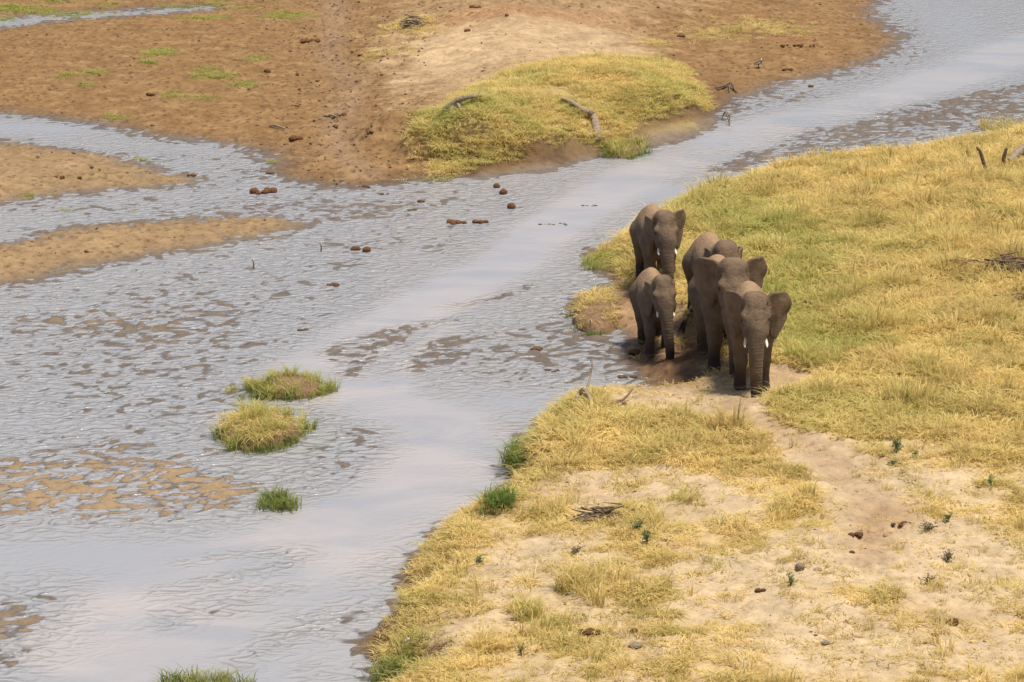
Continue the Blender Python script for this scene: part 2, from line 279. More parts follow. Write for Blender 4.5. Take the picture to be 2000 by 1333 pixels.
def skin_mat():
    m, n, b = nodes_of('elephant_skin'); L = n.links.new
    tc = N(n, 'ShaderNodeTexCoord'); at_ = N(n, 'ShaderNodeAttribute', attribute_name='dust'); tr = N(n, 'ShaderNodeAttribute', attribute_name='trunk')
    n1 = N(n, 'ShaderNodeTexNoise', i_Scale=3.5, i_Detail=6.0, i_Roughness=.65); L(tc.outputs['Object'], n1.inputs['Vector'])
    v = N(n, 'ShaderNodeTexVoronoi', feature='DISTANCE_TO_EDGE', i_Scale=34.0); dn = N(n, 'ShaderNodeTexNoise', i_Scale=9.0, i_Detail=2.0); L(tc.outputs['Object'], dn.inputs['Vector'])
    dx_ = N(n, 'ShaderNodeMix', data_type='VECTOR'); dx_.inputs[0].default_value = .10; L(tc.outputs['Object'], dx_.inputs[4]); L(dn.outputs['Color'], dx_.inputs[5])
    mp_ = N(n, 'ShaderNodeMapping'); mp_.inputs['Scale'].default_value = (1, 1, 1.9); L(dx_.outputs[1], mp_.inputs['Vector']); L(mp_.outputs[0], v.inputs['Vector'])
    n5 = N(n, 'ShaderNodeTexNoise', i_Scale=11.0, i_Detail=4.0, i_Roughness=.6, i_Distortion=.8); mp5 = N(n, 'ShaderNodeMapping'); mp5.inputs['Scale'].default_value = (1, 1, 2.2); L(tc.outputs['Object'], mp5.inputs['Vector']); L(mp5.outputs[0], n5.inputs['Vector'])
    vr = N(n, 'ShaderNodeMapRange', i_1=0.0, i_2=.12); L(v.outputs['Distance'], vr.inputs[0])
    wv = N(n, 'ShaderNodeTexWave', wave_type='BANDS', bands_direction='Z', i_Scale=5.0, i_Distortion=1.5, i_Detail=2.0); L(tc.outputs['Object'], wv.inputs['Vector'])
    base = ramp(n, n1.outputs['Fac'], [(.3, (.112, .074, .046)), (.7, (.212, .150, .098))])
    ad = N(n, 'ShaderNodeMath', operation='MULTIPLY_ADD', use_clamp=True); L(n1.outputs['Fac'], ad.inputs[0]); ad.inputs[1].default_value = .9; 
    sb = N(n, 'ShaderNodeMath', operation='SUBTRACT'); L(at_.outputs['Fac'], sb.inputs[0]); sb.inputs[1].default_value = .5; L(sb.outputs[0], ad.inputs[2])
    mx = N(n, 'ShaderNodeMix', data_type='RGBA'); L(ad.outputs[0], mx.inputs[0]); L(base.outputs[0], mx.inputs[6]); mx.inputs[7].default_value = (.40, .26, .15, 1)
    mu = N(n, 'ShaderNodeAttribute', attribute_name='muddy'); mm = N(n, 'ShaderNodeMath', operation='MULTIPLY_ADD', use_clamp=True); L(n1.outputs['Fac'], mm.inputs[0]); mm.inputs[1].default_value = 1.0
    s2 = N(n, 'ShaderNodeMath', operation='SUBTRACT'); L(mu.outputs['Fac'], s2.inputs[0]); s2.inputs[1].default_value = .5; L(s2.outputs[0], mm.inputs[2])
    m4 = N(n, 'ShaderNodeMix', data_type='RGBA'); L(mm.outputs[0], m4.inputs[0]); L(mx.outputs[2], m4.inputs[6]); m4.inputs[7].default_value = (.055, .038, .027, 1); L(m4.outputs[2], b.inputs['Base Color'])  # dark colour for both the foot mud and the painted leg shade
    t4 = N(n, 'ShaderNodeMath', operation='MULTIPLY'); L(tr.outputs['Fac'], t4.inputs[0]); t4.inputs[1].default_value = .4
    wm = N(n, 'ShaderNodeMath', operation='MULTIPLY'); L(wv.outputs['Fac'], wm.inputs[0]); L(t4.outputs[0], wm.inputs[1])
    h = N(n, 'ShaderNodeMath', operation='MULTIPLY_ADD'); L(vr.outputs[0], h.inputs[0]); h.inputs[1].default_value = .13
    h2 = N(n, 'ShaderNodeMath', operation='ADD'); a5 = N(n, 'ShaderNodeMath', operation='MULTIPLY_ADD'); L(n5.outputs['Fac'], a5.inputs[0]); a5.inputs[1].default_value = .9; L(n1.outputs['Fac'], a5.inputs[2]); L(wm.outputs[0], h2.inputs[0]); L(a5.outputs[0], h2.inputs[1]); L(h2.outputs[0], h.inputs[2])
    bp = N(n, 'ShaderNodeBump', i_Strength=1.0, i_Distance=.03); L(h.outputs[0], bp.inputs['Height']); L(bp.outputs[0], b.inputs['Normal'])
    b.inputs['Roughness'].default_value = .8; b.inputs['Specular IOR Level'].default_value = .25
    return m
def leaf_mat(name, c1, c2):
    m, n, b = nodes_of(name); L = n.links.new; n.nodes.remove(b); o = n.nodes['Material Output']
    geo = N(n, 'ShaderNodeNewGeometry'); no = N(n, 'ShaderNodeTexNoise', i_Scale=14.0, i_Detail=3.0); L(geo.outputs['Position'], no.inputs['Vector']); r = ramp(n, no.outputs['Fac'], [(.3, c1), (.7, c2)])
    d = N(n, 'ShaderNodeBsdfDiffuse'); t = N(n, 'ShaderNodeBsdfTranslucent'); L(r.outputs[0], d.inputs[0]); L(r.outputs[0], t.inputs[0])
    ms = N(n, 'ShaderNodeMixShader'); ms.inputs[0].default_value = .45; L(d.outputs[0], ms.inputs[1]); L(t.outputs[0], ms.inputs[2]); L(ms.outputs[0], o.inputs[0]); return m
M = dict(ground=ground_mat(), water=water_mat(), grass=grass_mat(), blade=grass_mat('grass_blade', False), sedge=grass_mat('sedge_blade', False, green=(.17, .25, .065)), skin=skin_mat(),
         ivory=simple_mat('ivory', (.62, .56, .44), (.82, .77, .66), 12, .35, .1),
         eye=simple_mat('eye', (.010, .008, .006), (.02, .015, .01), 5, .15, 0),
         nail=simple_mat('toenail', (.075, .055, .04), (.14, .11, .085), 20, .6, .1),
         hair=simple_mat('tail_hair', (.012, .011, .010), (.03, .025, .022), 30, .7, .2),
         dung=simple_mat('dung', (.11, .045, .02), (.33, .155, .065), 22, .9, 1.0, .03),
         wood=simple_mat('dead_wood', (.17, .125, .085), (.42, .335, .24), 14, .85, .8, .03),
         darkwood=simple_mat('dark_wood', (.10, .066, .042), (.25, .175, .115), 18, .85, .8, .02),
         mud=simple_mat('mud_lump', (.14, .078, .04), (.30, .185, .10), 9, .7, 1.0, .04),
         stone=simple_mat('stone', (.17, .13, .095), (.30, .245, .19), 14, .8, .5),
         leaf=leaf_mat('leaf', (.20, .245, .115), (.34, .38, .21)), leafdull=leaf_mat('dull_leaf', (.22, .20, .11), (.36, .32, .20)),
         black=simple_mat('black_feather', (.012, .012, .014), (.03, .03, .03), 30, .6, .1),
         white=simple_mat('white_feather', (.6, .6, .6), (.78, .78, .76), 30, .6, .1),
         grey=simple_mat('grey_feather', (.2, .19, .19), (.3, .29, .28), 30, .6, .1))

# ------------------------------------------------------------------ object helpers
def mesh_np(name, v, faces, mat=None, smooth=True):
    me = bpy.data.meshes.new(name); v = np.asarray(v, np.float32)
    if isinstance(faces, np.ndarray):
        k = faces.shape[1]; me.vertices.add(len(v)); me.vertices.foreach_set('co', v.ravel())
        me.loops.add(faces.size); me.loops.foreach_set('vertex_index', faces.ravel().astype(np.int32))
        me.polygons.add(len(faces)); me.polygons.foreach_set('loop_start', np.arange(0, faces.size, k, dtype=np.int32))
        me.polygons.foreach_set('loop_total', np.full(len(faces), k, np.int32)); me.update(calc_edges=True)
    else:
        me.from_pydata([tuple(map(float, p)) for p in v], [], faces); me.update()
    if smooth: me.polygons.foreach_set('use_smooth', np.ones(len(me.polygons), bool))
    if mat: me.materials.append(mat)
    return me
def fattr(me, name, arr):
    a = me.attributes.new(name, 'FLOAT', 'POINT'); a.data.foreach_set('value', np.asarray(arr, np.float32))
def link(name, me, parent=None, loc=None):
    o = bpy.data.objects.new(name, me); COL.objects.link(o)
    if parent: o.parent = parent
    if loc is not None: o.location = loc
    return o
def tag(o, label=None, cat=None, group=None, kind=None):
    if label: o['label'] = label
    if cat: o['category'] = cat
    if group: o['group'] = group
    if kind: o['kind'] = kind
    return o
def thing(name, loc, label, cat, group=None, rz=0):
    o = bpy.data.objects.new(name, None); o.empty_display_size = .2; COL.objects.link(o); o.location = loc; o.rotation_euler = (0, 0, rz)
    return tag(o, label, cat, group)

# ------------------------------------------------------------------ ground
def axis(a, b, st, far, grow=1.35):
    mid = list(np.arange(a, b + 1e-6, st)); hi = []; lo = []; s = st
    x = b
    while x < far: s *= grow; x += s; hi.append(x)
    s = st; x = a
    while x > -far: s *= grow; x -= s; lo.append(x)
    return np.array(lo[::-1] + mid + hi)
ax = axis(-19, 19, .062, 1800); ay = axis(49, 130, .1, 1800)
VX, VY = np.meshgrid(ax, ay); vx = VX.ravel(); vy = VY.ravel()
vz = ground_z(vx, vy)
nx, ny = len(ax), len(ay)
ii = (np.arange(ny - 1)[:, None] * nx + np.arange(nx - 1)[None, :]).ravel()
gf = np.stack([ii, ii + 1, ii + nx + 1, ii + nx], 1)
gme = mesh_np('ground', np.stack([vx, vy, vz], 1), gf, M['ground'])

# grass cover: how thick it stands, how green it is
bare = np.zeros_like(GX)
for b in [(1150, 960, 110, 35, 1.1, .6), (1040, 1110, 110, 60, .9, .6), (930, 1160, 110, 40, .5, .6), (1360, 970, 80, 40, .6, .6), (1690, 970, 60, 60, .8, .6), (1720, 1060, 60, 60, .9, .6), (1660, 1110, 130, 40, .9, .6), (1560, 1200, 130, 50, 1.0, .6),
          (1600, 1290, 160, 40, .95, .6), (1850, 1160, 130, 60, .8, .6), (1930, 1080, 90, 50, .6, .6), (1420, 1150, 120, 40, .7, .6), (1250, 1150, 80, 30, .3, .6), (1800, 900, 90, 25, .55, .6), (1880, 960, 80, 20, .4, .6), (1900, 700, 120, 22, .5, .7), (1800, 655, 60, 18, .5, .7),
          (1660, 735, 80, 14, .6, .6), (1340, 770, 110, 40, 1.5, .4), (1460, 775, 130, 25, 1.6, .5), (1300, 680, 60, 90, 1.3, .3), (1400, 730, 70, 40, 1.4, .4), (1250, 620, 60, 70, 1.1, .3), (1190, 520, 40, 30, .9, .2), (1330, 620, 40, 60, .5, .4), (1280, 800, 90, 22, 1.2, .5), (1420, 810, 60, 30, 1.2, .6),
          (960, 1260, 140, 25, .5, .6), (870, 1260, 80, 25, .6, .5), (1840, 1290, 160, 40, .8, .6), (1250, 1260, 80, 25, .35, .6), (1160, 1225, 60, 20, .35, .6), (1110, 915, 30, 20, .0, .6)]:
    bare += b[4] * (.62 if b[4] < 1.05 else 1) * blob(b[0], b[1], b[2], b[3], b[5])
bare += 1.5 * np.exp(-(path1 / .5) ** 2)
wob = fbm(GX * .75, GY * .55, 4, 61)
lush = np.clip(blob(1900, 420, 700, 160, .7) + blob(1650, 560, 350, 130, .7) + blob(1700, 780, 300, 80, .7) + blob(1450, 380, 200, 60, .7) + blob(1120, 860, 110, 60, .5) + blob(1350, 880, 160, 40, .6) + blob(1900, 850, 160, 50, .6), 0, 1)
front = sstep(1.9, .2, sdR) * (1 - np.clip(bay * 1.3, 0, 1))          # thicker along the water's edge
DR = np.clip(.52 + .85 * lush + .45 * front - bare + .42 * wob, 0, 1.25) * sstep(.02, .5, sdR)
DG = np.clip(1.05 + .4 * wob - 0.9 * blob(1080, 205, 60, 16, .7) - .6 * blob(1120, 260, 60, 20, .5), 0, 1.1) * sstep(-.6, .4, sdG + .35 * wob)
DG = DG * sstep(.05, .6, sdA + .25 * wob)
far_s = 0
for b in [(800, 30, 45, 12, .9, .9), (745, 75, 35, 9, .5, .9), (1490, 10, 80, 12, .6, .9), (1270, 50, 30, 6, .7, .9), (1390, 25, 50, 10, .5, .9), (860, 320, 40, 12, .5, .2), (840, 270, 30, 25, .6, .4)]:
    far_s = far_s + b[4] * blob(b[0], b[1], b[2], b[3], b[5])
GREEN = np.zeros_like(GX)
for b in [(1480, 450, 130, 50, .55, .7), (1600, 500, 160, 40, .4, .7), (1560, 590, 90, 60, .5, .7), (1590, 690, 70, 30, .75, .6), (1700, 695, 80, 16, .6, .6), (1380, 400, 80, 40, .35, .6), (1180, 515, 40, 20, 1.2, .1), (1120, 830, 60, 40, .35, .5), (1020, 890, 26, 36, 1.1, .2), (970, 970, 26, 26, 1.1, .2),
          (780, 1310, 70, 30, 1.0, .2), (1750, 830, 120, 40, .3, .6), (1480, 620, 90, 80, .3, .6), (900, 260, 70, 25, .6, .5), (1010, 265, 70, 20, .35, .6), (1110, 235, 25, 10, .6, .6), (1220, 110, 140, 20, .15, .7), (1560, 800, 100, 40, .3, .6), (850, 240, 50, 20, .5, .5), (1000, 180, 120, 20, .25, .7), (1290, 180, 90, 25, .35, .7)]:
    GREEN += b[4] * blob(b[0], b[1], b[2], b[3], b[5])
gw = fbm(GX * .6 + 31, GY * .5, 3, 71)
GREEN = np.clip(.85 * GREEN + .08 + .22 * gw, 0, 1)
# green patches on the mud flat
FLATG = np.zeros_like(GX)
for u, v, ru, rv, k in [(30, 22, 60, 5, 1), (170, 30, 60, 4, 1.2), (10, 40, 20, 4, 1), (110, 5, 40, 5, .8), (400, 42, 40, 4, .9), (360, 16, 50, 2.5, .8), (560, 40, 50, 6, .7), (420, 10, 30, 3, .6), (310, 112, 28, 6, .9), (290, 132, 16, 4, .8), (185, 150, 18, 6, .8), (130, 158, 18, 5, .5),
                        (400, 145, 20, 6, .7), (480, 175, 24, 5, .9), (410, 160, 36, 5, .8), (445, 155, 18, 4, .7), (170, 175, 14, 4, .6), (225, 233, 16, 3, .9), (400, 200, 40, 4, .5), (340, 192, 16, 4, .5), (500, 125, 22, 5, .6), (545, 5, 20, 4, .6), (330, 200, 16, 4, .4), (860, 352, 40, 6, .6),
                        (470, 20, 40, 3, .5), (210, 15, 30, 4, .4), (60, 385, 16, 4, .5), (240, 350, 200, 4, .15), (275, 310, 12, 3, .9), (130, 408, 14, 4, .8), (100, 415, 14, 3, .6), (258, 411, 5, 3, .8), (522, 323, 8, 4, .8), (453, 286, 8, 3, .7), (390, 400, 14, 3, .5)]:
    FLATG += k * blob(u, v, ru, rv)

# albedo of the ground
def mixc(c, col, k): return c + (np.array(col)[None, :] - c) * np.clip(k, 0, 1)[:, None]
inn = lambda F: samp(F, vx, vy)
f_R, f_F, f_G, f_t = inn(sdR), inn(sdF), inn(sdG), inn(T)
big = fbm(vx * .28, vy * .28, 3, 81); mid = fbm(vx * 1.1, vy * 1.4, 4, 82); fin = fbm(vx * 3.2, vy * 4.2, 3, 83)
alb = np.tile(np.array([[.255, .150, .068]]), (len(vx), 1))                                    # damp ochre mud
alb = mixc(alb, (.33, .215, .108), .35 + .5 * mid); alb = mixc(alb, (.13, .068, .030), np.clip(fin * 1.0 - .25, 0, .85)); alb = mixc(alb, (.20, .115, .05), np.clip(big * .5, 0, .6))
ochre = inn(np.clip(blob(110, 955, 300, 75) + blob(330, 960, 180, 50) + .5 * blob(60, 1240, 150, 60) + .2 * blob(100, 620, 500, 60) + .2 * blob(700, 450, 300, 60), 0, 1))
alb = mixc(alb, (.20, .17, .145), sstep(-1.2, .2, f_t) * .8 * (1 - .8 * ochre))                                  # grey silt at and under the water
alb = mixc(alb, (.36, .255, .145), .7 * sstep(-.2, .5, np.maximum(inn(sdB), inn(sdC))))
alb = mixc(alb, (.18, .22, .05), .75 * np.clip(inn(FLATG) * (1 + .8 * fin), 0, 1))
p2 = inn(path2); alb = mixc(alb, (.31, .21, .13), .8 * np.exp(-(p2 / .5) ** 2))
sandF = sstep(.8, 3.5, f_F + .8 * mid) * (1 - sstep(0, .8, f_G))
for_b = inn(np.clip(blob(950, 90, 380, 50, .9) + blob(1200, 60, 300, 30, .9) + blob(720, 130, 90, 60, .6) + blob(1600, 10, 160, 30, .5), 0, 1))
alb = mixc(alb, (.52, .385, .235), sandF * (.35 + .65 * for_b) * np.clip(.85 + .2 * mid, 0, 1))
alb = mixc(alb, (.36, .20, .10), sandF * np.clip(inn(blob(1000, 25, 200, 12, .9)) * .7, 0, 1))
alb = mixc(alb, (.15, .085, .042), np.clip(sstep(-.6, .2, f_F) * sstep(2.2, 1.0, f_F) * (f_F < 3) * .9 * (.6 + .4 * mid), 0, 1) * sstep(.2, -.6, f_G) * sstep(3.5, .8, inn(sdA)))
alb = mixc(alb, (.42, .32, .14), sstep(.3, 1.2, f_G) * .85)
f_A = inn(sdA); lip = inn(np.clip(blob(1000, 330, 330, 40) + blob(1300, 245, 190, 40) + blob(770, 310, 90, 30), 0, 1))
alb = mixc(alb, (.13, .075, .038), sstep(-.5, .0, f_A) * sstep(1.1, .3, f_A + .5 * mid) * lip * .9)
f_dr = inn(DR); f_bay = inn(bay); f_bare = inn(bare)
onR = sstep(-.15, .3, f_R)
alb = mixc(alb, (.20, .12, .06), onR)                                                             # earth of the bank
alb = mixc(alb, (.56, .435, .28), sstep(.5, 1.6, f_R + .4 * mid) * (1 - .8 * f_bay) * onR)           # pale dry sand
alb = mixc(alb, (.50, .375, .165), onR * sstep(.15, .8, f_dr) * .75 * sstep(.3, 1.2, f_R))
alb = mixc(alb, (.36, .235, .135), onR * np.clip(f_bay * 1.1 * (.75 + .35 * mid), 0, 1))
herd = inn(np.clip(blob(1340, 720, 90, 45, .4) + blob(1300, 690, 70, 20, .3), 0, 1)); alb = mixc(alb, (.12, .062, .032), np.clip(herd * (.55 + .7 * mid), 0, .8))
alb = mixc(alb, (.43, .31, .195), onR * np.exp(-(inn(path1) / .42) ** 2) * .9)
alb = mixc(alb, (.46, .33, .20), onR * inn(np.clip(blob(1490, 770, 120, 22, .4), 0, 1)) * .9)
for u, v, ru, rv, k in [(1690, 1065, 40, 34, .30), (1770, 1030, 60, 14, .5), (1840, 1235, 90, 20, .35), (1100, 970, 60, 14, .35), (1300, 1100, 40, 12, .3)]:
    alb = mixc(alb, (.33, .17, .075), onR * inn(blob(u, v, ru, rv, .6)) * k * (1 + .4 * mid))
alb *= np.clip(1 + .10 * big[:, None] + .08 * mid[:, None], .6, 1.4)
wet = np.clip(sstep(.075, .0, vz), 0, 1) * .95 + sstep(.0, .25, f_bay) * sstep(.35, .1, vz) * .2
wet = np.clip(wet, 0, 1)
alb = mixc(alb, (.40, .285, .16), ochre * sstep(2.5, 1.0, f_t) * sstep(-1.2, .2, f_t) * .8)
alb *= (1 - .30 * wet * (1 - .7 * ochre))[:, None]
ca = gme.color_attributes.new('albedo', 'FLOAT_COLOR', 'POINT')
ca.data.foreach_set('color', np.concatenate([np.clip(alb, .01, .9), np.ones((len(vx), 1))], 1).astype(np.float32).ravel())
fattr(gme, 'wet', wet)
fattr(gme, 'pit', np.clip(sstep(.2, -1.2, f_t) * (1 - onR) * (1 - .9 * sandF * for_b) * (.75 + .6 * mid) + .8 * onR * f_bay, 0, 1))
ground = link('ground', gme); tag(ground, kind='structure')

# ------------------------------------------------------------------ river
wx_ = axis(-19, 19, .09, 1800, 1.6); wy_ = axis(49, 130, .14, 1800, 1.6)
WX, WY = np.meshgrid(wx_, wy_); ux = WX.ravel(); uy = WY.ravel(); nx, ny = len(wx_), len(wy_)
ii = (np.arange(ny - 1)[:, None] * nx + np.arange(nx - 1)[None, :]).ravel()
rme = mesh_np('river', np.stack([ux, uy, 0 * ux], 1), np.stack([ii, ii + 1, ii + nx + 1, ii + nx], 1), M['water'])
fattr(rme, 'ripple', samp(np.clip(RIP + .25 * sstep(-1.5, -.2, land), 0, 1), ux, uy))
fattr(rme, 'silt', samp(np.clip(chan * 1.1 + .45 * blob(650, 1130, 260, 120) + .3 * blob(550, 1250, 250, 80), 0, 1), ux, uy))
fattr(rme, 'depth', -ground_z(ux, uy))
river = link('river', rme); tag(river, kind='structure')

# ------------------------------------------------------------------ grass that nobody could count
def blades(n, rad, hgt, lean, wid, rng, droop=.5, tip=.0, dome=0.0):
    """n bent blades as one array set: verts, faces (3 segments each), along"""
    a = rng.uniform(0, 2 * np.pi, n); r = rad * np.sqrt(rng.uniform(0, 1, n))
    bx = r * np.cos(a); by = r * np.sin(a)
    da = a + rng.normal(0, .9, n); h = hgt * rng.uniform(.45, 1.1, n); le = lean * rng.uniform(.3, 1.3, n) * h
    wd = wid * rng.uniform(.6, 1.2, n); sa = da + np.pi / 2 + rng.normal(0, .6, n)
    V = []; A = []
    bz = dome * (1 - (r / max(rad, 1e-6)) ** 2)
    for k, (s, wk) in enumerate([(0, 1.0), (.4, .9), (.75, .6), (1.0, .08)]):
        ox = le * s ** 1.6; oz = h * (s - droop * s ** 3)
        cx = bx + np.cos(da) * ox; cy = by + np.sin(da) * ox; cz = bz + oz - .02 * (k == 0)
        for sg in (-1, 1):
            V.append(np.stack([cx + sg * np.cos(sa) * wd * wk / 2, cy + sg * np.sin(sa) * wd * wk / 2, cz], 1)); A.append(np.full(n, s))
    V = np.stack(V, 1); A = np.stack(A, 1); base = (np.arange(n) * 8)[:, None]
    F = np.concatenate([base + np.array([[0, 1, 3, 2]]) + 2 * k for k in range(3)], 0)
    return V.reshape(-1, 3), F, A.ravel()
def blade_mesh(name, mat, **kw):
    v, f, a = blades(**kw); me = mesh_np(name, v, f, mat, False); fattr(me, 'along', a); return me
tufts = bpy.data.collections.new('tuft_kinds')
rg = np.random.default_rng(5)
specs = [dict(n=34, rad=.18, hgt=.16, lean=1.7, wid=.018, droop=.62), dict(n=36, rad=.22, hgt=.13, lean=2.3, wid=.018, droop=.8), dict(n=30, rad=.13, hgt=.24, lean=1.1, wid=.015, droop=.45),
         dict(n=34, rad=.24, hgt=.09, lean=3.0, wid=.02, droop=.88), dict(n=26, rad=.09, hgt=.36, lean=.6, wid=.012, droop=.28), dict(n=20, rad=.16, hgt=.08, lean=1.5, wid=.016, droop=.55)]
for i, s in enumerate(specs):
    tufts.objects.link(bpy.data.objects.new('tuft_%d' % i, blade_mesh('tuft_%d' % i, M['grass'], rng=rg, **s)))
def grass_stuff(name, pts, scale, tint, shade, kind, label, cat='grass'):
    n = len(pts); me = bpy.data.meshes.new(name); me.vertices.add(n); me.vertices.foreach_set('co', pts.astype(np.float32).ravel())
    fattr(me, 'tint', tint); fattr(me, 'shade', shade)
    a = me.attributes.new('kind_no', 'INT', 'POINT'); a.data.foreach_set('value', kind.astype(np.int32))
    rot = np.stack([RNG.normal(0, .12, n), RNG.normal(0, .12, n), RNG.uniform(0, 6.283, n)], 1)
    a = me.attributes.new('turn', 'FLOAT_VECTOR', 'POINT'); a.data.foreach_set('vector', rot.astype(np.float32).ravel())
    sc3 = np.stack([scale, scale, scale * RNG.uniform(.75, 1.2, n)], 1)
    a = me.attributes.new('size', 'FLOAT_VECTOR', 'POINT'); a.data.foreach_set('vector', sc3.astype(np.float32).ravel())
    ng = bpy.data.node_groups.new(name, 'GeometryNodeTree')
    ng.interface.new_socket('Geometry', in_out='INPUT', socket_type='NodeSocketGeometry'); ng.interface.new_socket('Geometry', in_out='OUTPUT', socket_type='NodeSocketGeometry')
    gi = ng.nodes.new('NodeGroupInput'); go = ng.nodes.new('NodeGroupOutput'); io = ng.nodes.new('GeometryNodeInstanceOnPoints'); ci = ng.nodes.new('GeometryNodeCollectionInfo')
    ci.inputs['Collection'].default_value = tufts; ci.inputs['Separate Children'].default_value = True; ci.inputs['Reset Children'].default_value = True
    def na(nm, t):
        q = ng.nodes.new('GeometryNodeInputNamedAttribute'); q.data_type = t; q.inputs['Name'].default_value = nm; return q.outputs['Attribute']
    io.inputs['Pick Instance'].default_value = True
    Lk = ng.links.new
    Lk(gi.outputs[0], io.inputs['Points']); Lk(ci.outputs[0], io.inputs['Instance']); Lk(na('kind_no', 'INT'), io.inputs['Instance Index'])
    Lk(na('turn', 'FLOAT_VECTOR'), io.inputs['Rotation']); Lk(na('size', 'FLOAT_VECTOR'), io.inputs['Scale']); Lk(io.outputs[0], go.inputs[0])
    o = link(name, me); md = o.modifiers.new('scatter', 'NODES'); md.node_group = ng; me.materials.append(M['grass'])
    return tag(o, label, cat, kind='stuff')
def scatter(n, x0, x1, y0, y1, dens):
    x = RNG.uniform(x0, x1, n); y = RNG.uniform(y0, y1, n); p = dens(x, y); k = RNG.uniform(0, 1, n) < p; return x[k], y[k], p[k]
def pick(n, probs): return RNG.choice(len(probs), n, p=np.array(probs) / sum(probs))
# near bank
def d_right(x, y):
    d = samp(DR, x, y); f = fbm(x * 1.9, y * 1.6, 3, 91)
    return np.clip(np.maximum(sstep(.16, .95, d + .50 * f) * sstep(.02, .3, samp(sdR, x, y)), .20 * sstep(.3, 1.0, samp(sdR, x, y)) * (1 - np.exp(-(samp(path1, x, y) / .7) ** 2)) * (1 - samp(bay, x, y))), 0, 1)
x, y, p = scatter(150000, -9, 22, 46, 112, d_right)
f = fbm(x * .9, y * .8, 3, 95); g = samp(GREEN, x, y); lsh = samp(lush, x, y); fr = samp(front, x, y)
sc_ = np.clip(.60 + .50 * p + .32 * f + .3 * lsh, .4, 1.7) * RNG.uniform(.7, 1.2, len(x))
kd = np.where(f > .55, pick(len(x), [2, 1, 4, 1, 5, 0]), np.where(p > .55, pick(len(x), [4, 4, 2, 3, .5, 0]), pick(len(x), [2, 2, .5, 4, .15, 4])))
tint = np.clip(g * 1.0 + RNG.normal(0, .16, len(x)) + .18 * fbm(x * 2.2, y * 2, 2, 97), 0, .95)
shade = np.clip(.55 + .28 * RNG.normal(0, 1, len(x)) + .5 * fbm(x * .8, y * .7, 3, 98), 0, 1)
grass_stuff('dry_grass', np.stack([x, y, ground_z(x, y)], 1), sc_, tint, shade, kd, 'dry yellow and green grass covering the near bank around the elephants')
print('near grass', len(x))
# far bank
x, y, p = scatter(95000, -9, 18, 84, 128, lambda x, y: np.clip(sstep(.15, .9, samp(DG, x, y) + .2 * fbm(x * 1.3, y * 1.2, 3, 93)) + .55 * samp(far_s, x, y), 0, 1))
g = samp(GREEN, x, y); 
grass_stuff('bank_grass', np.stack([x, y, ground_z(x, y)], 1), RNG.uniform(.6, 1.3, len(x)) * (.7 + .35 * p), np.clip(g * .9 + RNG.normal(.08, .16, len(x)) + .2 * fbm(x * .8, y * .7, 2, 99), 0, .95), np.clip(RNG.normal(.7, .28, len(x)) + .3 * fbm(x * .9, y * .8, 2, 96), 0, 1),
            pick(len(x), [4, 4, 2, 3, .3, 1]), 'short yellow-green grass on the raised bank across the river')
print('far grass', len(x))
# green shoots on the flat
x, y, p = scatter(90000, -20, 2, 70, 132, lambda x, y: np.clip(samp(FLATG, x, y) * 1.6 - .14, 0, 1))
z = ground_z(x, y); k = z > -.012; x, y, p, z = x[k], y[k], p[k], z[k]
grass_stuff('green_shoots', np.stack([x, y, z], 1), RNG.uniform(.4, .9, len(x)), np.clip(RNG.normal(.85, .2, len(x)), .3, 1), np.clip(RNG.normal(.5, .3, len(x)), 0, 1), pick(len(x), [1, 1, 1, 2, 0, 4]), 'low green shoots scattered over the brown mud flat')
print('shoots', len(x))

def crumbs(name, x, y, size, mat, label, cat, flat=.7):
    oct_ = np.array([(1, 0, 0), (0, 1, 0), (-1, 0, 0), (0, -1, 0), (0, 0, 1), (0, 0, -.6)], float); fc = np.array([(0, 1, 4), (1, 2, 4), (2, 3, 4), (3, 0, 4), (1, 0, 5), (2, 1, 5), (3, 2, 5), (0, 3, 5)])
    n = len(x); z = ground_z(x, y); a = RNG.uniform(0, 6.28, n); v = oct_[None] * RNG.uniform(.6, 1.4, (n, 6, 1)) * size[:, None, None] * np.array([1, .8, flat])
    c, s_ = np.cos(a)[:, None], np.sin(a)[:, None]; vx_ = v[..., 0] * c - v[..., 1] * s_; vy_ = v[..., 0] * s_ + v[..., 1] * c
    V = np.stack([vx_ + x[:, None], vy_ + y[:, None], v[..., 2] + z[:, None] + .2 * size[:, None]], 2).reshape(-1, 3); F = (np.arange(n)[:, None, None] * 6 + fc[None]).reshape(-1, 3)
    tag(link(name, mesh_np(name, V, F, mat, True)), label, cat, kind='stuff')
x, y, p = scatter(26000, -18, 17, 70, 128, lambda x, y: np.clip(.05 + .35 * np.exp(-(samp(path2, x, y) / 2.0) ** 2) + .30 * sstep(.5, 1.2, fbm(x * .5, y * .4, 3, 141)), 0, 1) * (samp(sdL, x, y) > .2) * (samp(sdG, x, y) < -.3))
crumbs('mud_crumbs', x, y, RNG.uniform(.02, .065, len(x)) * RNG.uniform(.6, 1.3, len(x)), M['mud'], 'small crumbs of dried mud and dung scattered over the brown flat', 'mud')
x, y, p = scatter(16000, -8, 16, 47, 90, lambda x, y: np.clip(.10 + .35 * sstep(.3, 1.2, fbm(x * .8, y * .8, 3, 151)), 0, 1) * (samp(sdR, x, y) > .5))
crumbs('ground_litter', x, y, RNG.uniform(.012, .04, len(x)), M['wood'], 'bits of dry stalk and crumbs of earth littering the sand of the near bank', 'litter', .5)

